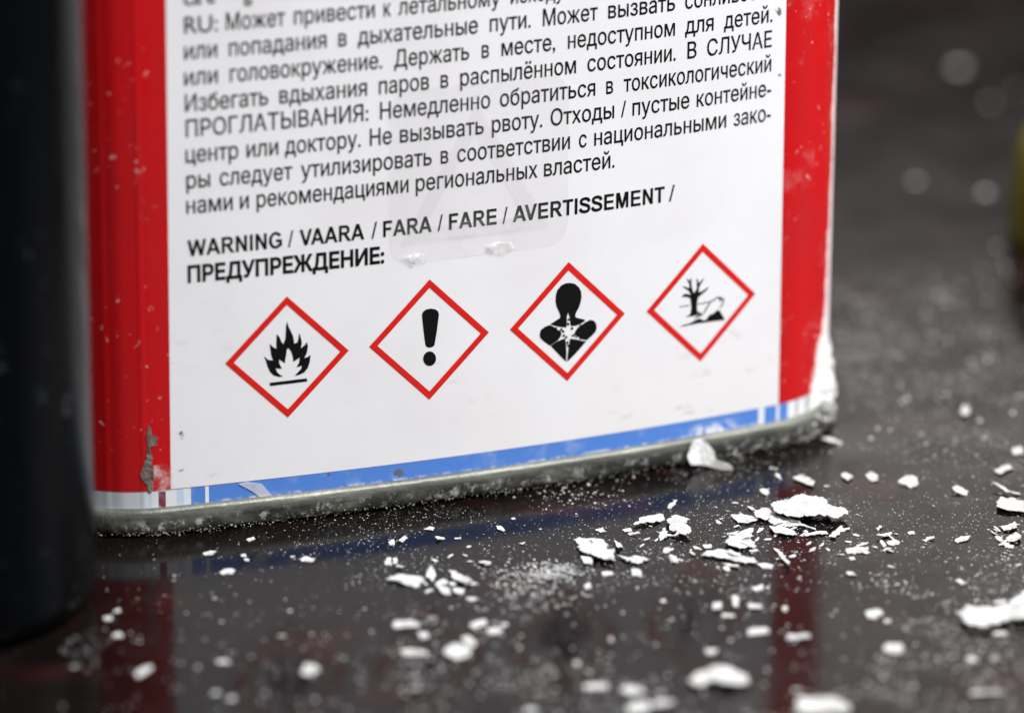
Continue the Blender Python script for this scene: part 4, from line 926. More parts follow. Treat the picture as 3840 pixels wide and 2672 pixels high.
('s2', [(92.21, -21.26), (92.46, -21.06), (92.78, -20.95), (92.85, -21.14), (92.62, -21.4), (92.37, -21.35)]),
('s2', [(90.77, -23.34), (91.06, -23.08), (91.69, -22.72), (91.98, -22.84), (91.58, -23.36), (91.02, -23.47)]),
('s2', [(96.09, -4.24), (96.44, -4.51), (96.36, -5.36), (96.31, -6.16), (96.06, -5.68), (95.84, -5.0)]),
('s2', [(93.82, -13.74), (94.07, -13.59), (94.26, -14.19), (94.24, -14.41), (93.97, -14.49), (93.76, -14.14)]),
('s2', [(84.71, -25.79), (85.01, -25.39), (85.5, -25.04), (85.59, -25.19), (85.39, -25.53), (84.87, -25.92)]),
('s2', [(92.08, -30.35), (92.41, -29.86), (92.8, -29.67), (93.1, -29.52), (92.73, -30.08), (92.34, -30.31)]),
('s2', [(82.99, -29.04), (83.31, -28.76), (83.73, -28.9), (83.9, -29.25), (83.51, -29.45), (83.07, -29.29)]),
('s2', [(91.98, -19.27), (92.17, -19.41), (92.23, -19.76), (92.22, -19.92), (92.1, -19.82), (92.02, -19.55)]),
('s2', [(92.54, -31.39), (92.87, -31.39), (93.03, -31.67), (92.97, -32.07), (92.69, -32.19), (92.57, -31.75)]),
('s3', [(99.29, -34.09), (99.82, -34.01), (100.36, -34.08), (100.82, -34.34), (100.22, -34.54), (99.59, -34.35)]),
('s3', [(98.11, -39.24), (98.45, -39.18), (98.81, -39.71), (99.0, -40.07), (98.5, -40.0), (98.16, -39.5)]),
('s3', [(95.28, -33.64), (95.53, -33.66), (95.76, -33.84), (95.81, -34.05), (95.58, -34.19), (95.39, -33.92)]),
('s3', [(98.79, -32.81), (99.04, -32.58), (99.31, -32.67), (99.36, -32.91), (99.06, -33.18), (98.9, -32.94)]),
('s3', [(97.92, -21.94), (98.36, -21.34), (99.02, -21.06), (99.33, -21.17), (98.83, -21.67), (98.27, -22.06)]),
('s3', [(100.24, -31.53), (100.56, -31.57), (100.68, -32.46), (100.56, -33.02), (100.2, -32.99), (100.11, -31.99)]),
('s3', [(101.55, -31.18), (101.69, -31.48), (101.68, -32.13), (101.63, -32.45), (101.54, -32.23), (101.48, -31.58)]),
('s3', [(103.38, -28.89), (103.66, -28.9), (103.77, -29.27), (103.69, -29.55), (103.45, -29.56), (103.36, -29.23)]),
('s3', [(98.81, -32.22), (98.98, -32.19), (99.36, -32.4), (99.37, -32.59), (99.17, -32.61), (98.88, -32.37)]),
('s3', [(102.02, -29.48), (102.29, -29.83), (102.6, -30.39), (102.55, -31.03), (102.23, -30.92), (102.03, -30.09)]),
('s3', [(96.62, -34.21), (97.22, -33.72), (97.59, -33.92), (97.79, -34.16), (97.3, -34.58), (96.8, -34.55)]),
('s3', [(97.93, -27.53), (98.37, -27.47), (98.68, -27.91), (98.69, -28.42), (98.27, -28.47), (98.03, -27.89)]),
('s3', [(100.04, -33.7), (100.54, -33.95), (100.87, -34.49), (100.85, -34.93), (100.49, -34.99), (100.12, -34.5)]),
('s3', [(95.97, -29.85), (96.4, -29.5), (96.87, -29.71), (96.91, -29.92), (96.53, -30.26), (96.14, -30.17)]),
('s4', [(123.0, -24.2), (123.4, -23.94), (123.9, -23.97), (124.11, -24.33), (123.66, -24.61), (123.11, -24.46)]),
('s4', [(115.85, -32.11), (116.09, -32.4), (116.2, -33.24), (116.23, -34.0), (115.98, -33.5), (115.77, -32.58)]),
('s4', [(121.17, -26.6), (121.37, -26.3), (121.69, -25.96), (121.9, -25.87), (121.65, -26.26), (121.38, -26.46)]),
('s4', [(116.66, -31.42), (116.96, -31.58), (117.33, -32.06), (117.08, -32.75), (116.79, -32.56), (116.56, -32.01)]),
('s4', [(124.27, -22.29), (124.37, -22.23), (124.51, -22.24), (124.52, -22.34), (124.44, -22.4), (124.29, -22.35)]),
('s4', [(113.98, -44.52), (114.32, -44.21), (114.85, -43.97), (115.13, -43.89), (114.75, -44.26), (114.26, -44.52)]),
('s4', [(115.51, -34.54), (115.97, -34.73), (116.14, -35.46), (116.11, -35.87), (115.73, -35.94), (115.48, -35.22)]),
('s4', [(120.01, -30.92), (120.22, -30.73), (120.44, -31.01), (120.64, -31.22), (120.3, -31.23), (120.08, -31.06)]),
('s4', [(114.77, -34.2), (114.89, -34.3), (114.97, -34.49), (115.0, -34.65), (114.88, -34.6), (114.78, -34.4)]),
('s4', [(119.86, -33.33), (120.07, -33.46), (120.25, -33.9), (120.3, -34.19), (120.1, -34.06), (119.93, -33.64)]),
('s4', [(114.48, -39.58), (114.63, -39.54), (114.83, -39.79), (114.84, -39.94), (114.65, -39.94), (114.47, -39.75)]),
('s4', [(114.94, -37.09), (115.43, -36.6), (116.16, -36.19), (116.58, -36.31), (116.05, -36.87), (115.27, -37.22)]),
('s4', [(115.49, -37.03), (115.85, -36.82), (116.34, -36.83), (116.55, -37.07), (116.11, -37.25), (115.61, -37.28)]),
('s4', [(116.84, -31.12), (117.06, -31.32), (117.25, -32.0), (117.33, -32.41), (117.06, -32.13), (116.84, -31.57)]),
('s5', [(41.38, -27.76), (41.8, -27.54), (42.36, -27.79), (42.39, -28.16), (42.0, -28.39), (41.6, -28.23)]),
('s5', [(43.72, -28.27), (44.3, -28.29), (44.85, -28.26), (45.09, -28.79), (44.52, -29.0), (44.07, -28.62)]),
('s5', [(38.39, -26.69), (38.57, -26.55), (38.82, -26.81), (38.94, -27.09), (38.66, -27.15), (38.4, -26.95)]),
('s5', [(44.34, -27.42), (44.52, -27.53), (44.74, -27.75), (44.8, -27.97), (44.59, -27.95), (44.45, -27.65)]),
('s5', [(37.67, -29.53), (38.0, -29.16), (38.62, -28.98), (39.01, -29.03), (38.46, -29.5), (37.84, -29.68)]),
('s5', [(47.44, -22.09), (48.18, -21.37), (48.74, -21.97), (49.04, -22.38), (48.33, -22.97), (47.74, -22.74)]),
('s5', [(47.6, -16.25), (47.93, -15.91), (48.23, -16.05), (48.35, -16.22), (48.04, -16.44), (47.72, -16.49)]),
('s5', [(46.31, -18.65), (46.53, -18.68), (46.79, -18.93), (46.82, -19.26), (46.61, -19.36), (46.37, -18.89)]),
('s5', [(44.11, -18.93), (44.45, -18.56), (44.92, -18.37), (45.26, -18.36), (44.8, -18.87), (44.3, -19.13)]),
('s5', [(40.74, -26.05), (41.07, -26.34), (41.58, -26.89), (41.5, -27.32), (41.21, -27.25), (40.79, -26.41)]),
('s5', [(41.77, -19.09), (42.03, -19.18), (42.52, -19.5), (42.55, -19.98), (42.14, -20.03), (41.91, -19.44)]),
('s5', [(46.01, -21.11), (46.48, -20.96), (46.84, -21.07), (47.11, -21.42), (46.71, -21.45), (46.23, -21.44)]),
('o', [(63.37, -20.09), (63.89, -20.19), (64.07, -20.92), (64.12, -21.72), (63.7, -21.45), (63.44, -20.8)]),
('o', [(62.04, -23.71), (62.65, -22.4), (63.63, -21.38), (64.01, -21.11), (63.61, -22.3), (62.78, -23.19)]),
('o', [(60.84, -22.33), (61.94, -20.96), (63.05, -20.52), (63.69, -20.3), (62.75, -21.37), (61.68, -22.17)]),
('o', [(62.32, -20.02), (62.72, -20.44), (62.93, -21.92), (62.97, -22.46), (62.7, -21.97), (62.34, -20.78)]),
('o', [(75.79, -18.2), (76.61, -17.22), (77.54, -16.81), (78.28, -16.72), (77.39, -17.83), (76.26, -18.19)]),
('o', [(76.08, -20.1), (76.48, -19.61), (77.33, -19.15), (77.77, -19.06), (77.18, -19.61), (76.29, -20.18)]),
('o', [(74.63, -21.82), (75.49, -20.88), (76.34, -20.65), (76.84, -20.52), (76.28, -21.25), (75.1, -21.75)]),
('o', [(75.44, -19.8), (75.98, -19.0), (76.77, -18.49), (77.09, -18.61), (76.75, -19.17), (75.98, -19.64)]),
('o', [(82.93, -25.86), (83.46, -25.47), (84.26, -25.0), (84.78, -25.1), (84.13, -25.66), (83.24, -26.03)]),
('o', [(81.54, -24.02), (82.04, -23.36), (83.0, -23.1), (83.65, -23.18), (82.82, -23.85), (81.77, -24.36)]),
('o', [(81.12, -24.31), (82.01, -23.76), (82.85, -23.66), (83.16, -23.76), (82.54, -24.17), (81.84, -24.27)]),
('o', [(82.5, -26.42), (82.77, -26.81), (83.0, -27.48), (83.02, -28.01), (82.71, -27.71), (82.57, -27.04)]),
('o', [(78.1, -29.12), (78.6, -28.98), (79.11, -29.07), (79.28, -29.28), (78.82, -29.59), (78.36, -29.55)]),
('o', [(79.31, -29.59), (79.75, -29.56), (80.11, -30.19), (80.2, -30.69), (79.67, -30.76), (79.36, -30.17)]),
('o', [(79.42, -30.16), (80.06, -30.13), (80.79, -30.34), (80.96, -30.66), (80.39, -30.87), (79.87, -30.61)]),
('o', [(94.55, -21.63), (95.5, -21.3), (96.47, -21.43), (96.85, -21.87), (95.87, -22.31), (95.1, -22.02)]),
('o', [(88.97, -22.26), (89.36, -21.87), (90.11, -21.36), (90.64, -21.33), (89.9, -22.05), (89.17, -22.37)]),
('o', [(91.5, -21.41), (91.86, -21.47), (92.37, -21.67), (92.66, -22.15), (92.19, -22.07), (91.56, -21.69)]),
('o', [(85.74, -19.37), (86.01, -19.29), (86.41, -19.27), (86.58, -19.41), (86.28, -19.53), (85.94, -19.44)]),
('o', [(65.8, -28.12), (66.2, -27.81), (66.87, -27.66), (67.17, -27.95), (66.64, -28.26), (65.97, -28.34)]),
('o', [(35.41, -25.42), (35.77, -25.1), (36.2, -25.41), (36.39, -25.65), (36.01, -25.83), (35.54, -25.81)])]
NAMED = {
 'biggest': ('largest white paint flake, lying on top of the pile in front of the can corner', 'flake'),
 'tuck': ('white flake tucked under the left tip of the largest flake', 'flake'),
 'under': ('white flake sticking out below the front edge of the largest flake', 'flake'),
 'leftof': ('pointed white flake just beside the pile, left of the largest flake', 'flake'),
 'fold': ('crumpled white flake at the foot of the largest flake', 'flake'),
 'strip': ('narrow straight white strip below the largest flake', 'flake'),
 'bent': ('bent white sliver with a hooked end beside the narrow straight strip', 'flake'),
 'sliver': ('hair-thin white sliver poking out from under the largest flake', 'flake'),
 'ragged': ('ragged star-shaped white flake between the long curled flake and the pile', 'flake'),
 'long': ('long wavy white flake in front of the ragged star-shaped flake', 'flake'),
 'curl': ('thin curled white sliver along the near side of the long wavy flake', 'flake'),
 'tail': ('white chip at the right tail of the long wavy flake', 'flake'),
 'spike': ('upright-pointing white spike of paint right of the long wavy flake', 'flake'),
 'diamond': ('lone lozenge-shaped white flake on clear table right of the pile', 'flake'),
 'feather': ('feathery white bundle of shavings right of the narrow straight strip', 'flake'),
 'edgechip': ('white chip at the right edge of the photo, level with the largest flake', 'flake'),
 'wedge': ('big soft white wedge of paint cut off by the right edge of the photo', 'flake'),
 'bar1': ('small blurred white bar below the ragged flakes, shortest of three bars', 'flake'),
 'bar2': ('blurred white bar of paint, left of the two longer bars', 'flake'),
 'bar3': ('blurred white bar of paint, right of the two longer bars', 'flake'),
 'bigblur': ('largest blurred white flake in the near foreground', 'flake'),
 'bottomchip': ('blurred white slab cut off by the bottom edge of the photo', 'flake'),
 'leaf': ('leaf-shaped white flake standing clear above the stacked shards', 'flake'),
 'pile': ('jagged white flake at the right end of the leaf-shaped flake', 'flake'),
 'stack': ('stack-like folded white flake in the middle of the sharp flakes', 'flake'),
 'arrow': ('arrow-shaped white flake beside the folded stack-like flake', 'flake'),
 'dart': ('long dart-shaped white flake, leftmost of the sharp larger flakes', 'flake'),
 'fang': ('fang-shaped white flake right of the dart-shaped flake', 'flake'),
 'blob': ('large blurred white lump in front of the dart-shaped flake', 'flake'),
 'twinblob': ('blurred white lump with a darker red reflection beside it, in the near foreground', 'flake'),
 'rimchip': ('white chip lying behind the dark gap at the right end of the can rim', 'flake'),
 'gbig': ('brightest blurred white chip on the table behind, right of the can', 'flake'),
}
GROUPED = {
 'm': ('small sharp white chip among the larger sharp flakes', 'small sharp paint chips'),
 'r': ('small white chip scattered on clear table right of the flake pile', 'chips right of the pile'),
 'b': ('small white chip between the can corner and the largest flake', 'chips behind the largest flake'),
 'e': ('small white chip close to the right edge of the photo', 'chips at the right edge'),
 'f': ('blurred white paint chip in the near foreground', 'blurred foreground chips'),
 'l': ('small white chip in front of the left half of the can', 'chips before the can'),
 'n': ('blurred white chip over the dark red reflection near the black bottle', 'blurred chips near the bottle'),
 'g': ('blurred pale chip on the table right of the can', 'blurred chips behind'),
 's1': ('thin white shard among the sharp flakes in the middle', 'shards in the middle'),
 's2': ('thin white shard around the largest flake', 'shards round the largest flake'),
 's3': ('thin white shard on clear table right of the largest flake', 'shards right of the largest flake'),
 's4': ('thin white shard at the right edge of the photo', 'shards at the right edge'),
 's5': ('thin white shard beside the dart-shaped flake', 'shards beside the dart-shaped flake'),
 'o': ('thin white shard resting across one of the larger sharp flakes', 'shards on larger flakes'),
 'bg': ('faint round blurred speck on the far dark table', 'far blurred specks'),
}
random.seed(11)
TILTED = ('s1', 's2', 's3', 's4', 's5', 'o', 'm', 'r', 'e', 'l')
LIFT = {'o': .45, 'biggest': .7, 'pile': .25, 'stack': .3, 'wedge': .5, 'tuck': .2, 'bigblur': .3}
def flake(key, pts):
    n = len(pts)
    cx, cy = sum(p[0] for p in pts) / n, sum(p[1] for p in pts) / n
    ext = max(max(p[0] for p in pts) - min(p[0] for p in pts), max(p[1] for p in pts) - min(p[1] for p in pts))
    th_ = min(0.16, 0.05 + 0.008 * ext)
    if key in ('wedge', 'bigblur'): th_ *= 1.5
    bm = bmesh.new()
    ring_ = []
    st = max(0.13, ext / 60)
    for i in range(n):
        a, b = pts[i], pts[(i + 1) % n]; L = math.hypot(b[0] - a[0], b[1] - a[1]); k = max(1, int(L / st))
        for j in range(k):
            t = j / k
            px_, py_ = a[0] + (b[0] - a[0]) * t, a[1] + (b[1] - a[1]) * t
            w = (0.075 * ext ** .7 + .04) * (1 - abs(2 * t - 1) * .6)
            nv = noise.noise_vector(Vector((px_ * 1.5 + 3.7, py_ * .8, 1.5))) + .8 * noise.noise_vector(Vector((px_ * 5.5, py_ * 2.8, 7.5)))
            jx, jy = nv.x * w, nv.y * w * 2.2
            ring_.append((a[0] + (b[0] - a[0]) * t - cx + jx, a[1] + (b[1] - a[1]) * t - cy + jy))
    V_, F_ = fill_loops([ring_])
    bv = [bm.verts.new((x * MM, y * MM, 0)) for x, y in V_]
    for fc in F_: bm.faces.new([bv[i] for i in fc])
    bmesh.ops.delete(bm, geom=[v for v in bm.verts if not v.link_faces], context='VERTS')
    bmesh.ops.recalc_face_normals(bm, faces=bm.faces)
    if sum(fc.normal.z for fc in bm.faces) < 0: bmesh.ops.reverse_faces(bm, faces=bm.faces)
    if ext > 3: bmesh.ops.subdivide_edges(bm, edges=[e for e in bm.edges if e.calc_length() > 1.2 * MM], cuts=2, use_grid_fill=True)
    geo = bmesh.ops.extrude_face_region(bm, geom=list(bm.faces))
    top = [g for g in geo['geom'] if isinstance(g, bmesh.types.BMVert)]
    sd = random.random() * 100
    amp = min(0.55, 0.09 * ext) ; base = LIFT.get(key, 0.0)
    tops = set(top)
    for v in bm.verts:
        q = Vector((v.co.x / MM * 0.28 + sd, v.co.y / MM * 0.16, 0))
        zc = base + amp * (0.5 + 0.9 * noise.noise(q)) + 0.05 * ext ** .5 * noise.noise(q * 4)
        v.co.z = (max(zc, 0.0) + (th_ if v in tops else 0.02)) * MM
    if key in TILTED:
        R_ = Matrix.Rotation(math.radians(random.uniform(-7, 17)), 4, 'X') @ Matrix.Rotation(math.radians(random.gauss(0, 7)), 4, 'Y')
        bmesh.ops.transform(bm, matrix=R_, verts=bm.verts)
        mn = min(v.co.z for v in bm.verts)
        for v in bm.verts: v.co.z += (0.02 + base) * MM - mn
    bmesh.ops.recalc_face_normals(bm, faces=bm.faces)
    o = link('paint_flake', from_bm('paint_flake', bm), M_FLAKE, loc=W(cx, cy, -OZ))
    if key in NAMED: tag(o, NAMED[key][0], NAMED[key][1], 'white paint flakes on the table')
    else: tag(o, GROUPED[key][0], 'chip', GROUPED[key][1])
    return o
for key, pts in FLAKES: flake(key, pts)

# a folded flake leaning against the rim
bm = bmesh.new()
q = [(0, 2.2), (1.6, 4.0), (3.15, 3.9), (4.15, 2.4), (4.27, 1.3), (5.9, .6), (5.9, 0), (4.15, .1), (2.4, .6), (.4, 1.1)]
bv = [bm.verts.new((x * MM, 0, z * MM)) for x, z in q]
bm.faces.new(bv)
bmesh.ops.triangulate(bm, faces=bm.faces[:])
bmesh.ops.subdivide_edges(bm, edges=bm.edges[:], cuts=3)
geo = bmesh.ops.extrude_face_region(bm, geom=list(bm.faces))
back = {g for g in geo['geom'] if isinstance(g, bmesh.types.BMVert)}
for v in bm.verts:
    x, z = v.co.x / MM, v.co.z / MM
    lean = (4.0 - z) * 0.38 + max(0, x - 4.0) * 0.5 + 0.35 * abs(x - 2.3)
    v.co = Vector((x * MM, (-lean + 0.25 * noise.noise(Vector((x * .8, z * .8, 5))) + (0.2 if v in back else 0)) * MM, max(z, 0.02) * MM))
bmesh.ops.recalc_face_normals(bm, faces=bm.faces)
px, py, pt_ = can_pt(56.9, 1.3)
o = link('paint_flake', from_bm('paint_flake', bm), M_FLAKE, loc=W(px, py, -OZ)); o.rotation_euler = (0, 0, pt_)
tag(o, 'folded white flake leaning upright against the bottom rim of the can', 'flake', 'white paint flakes on the table')

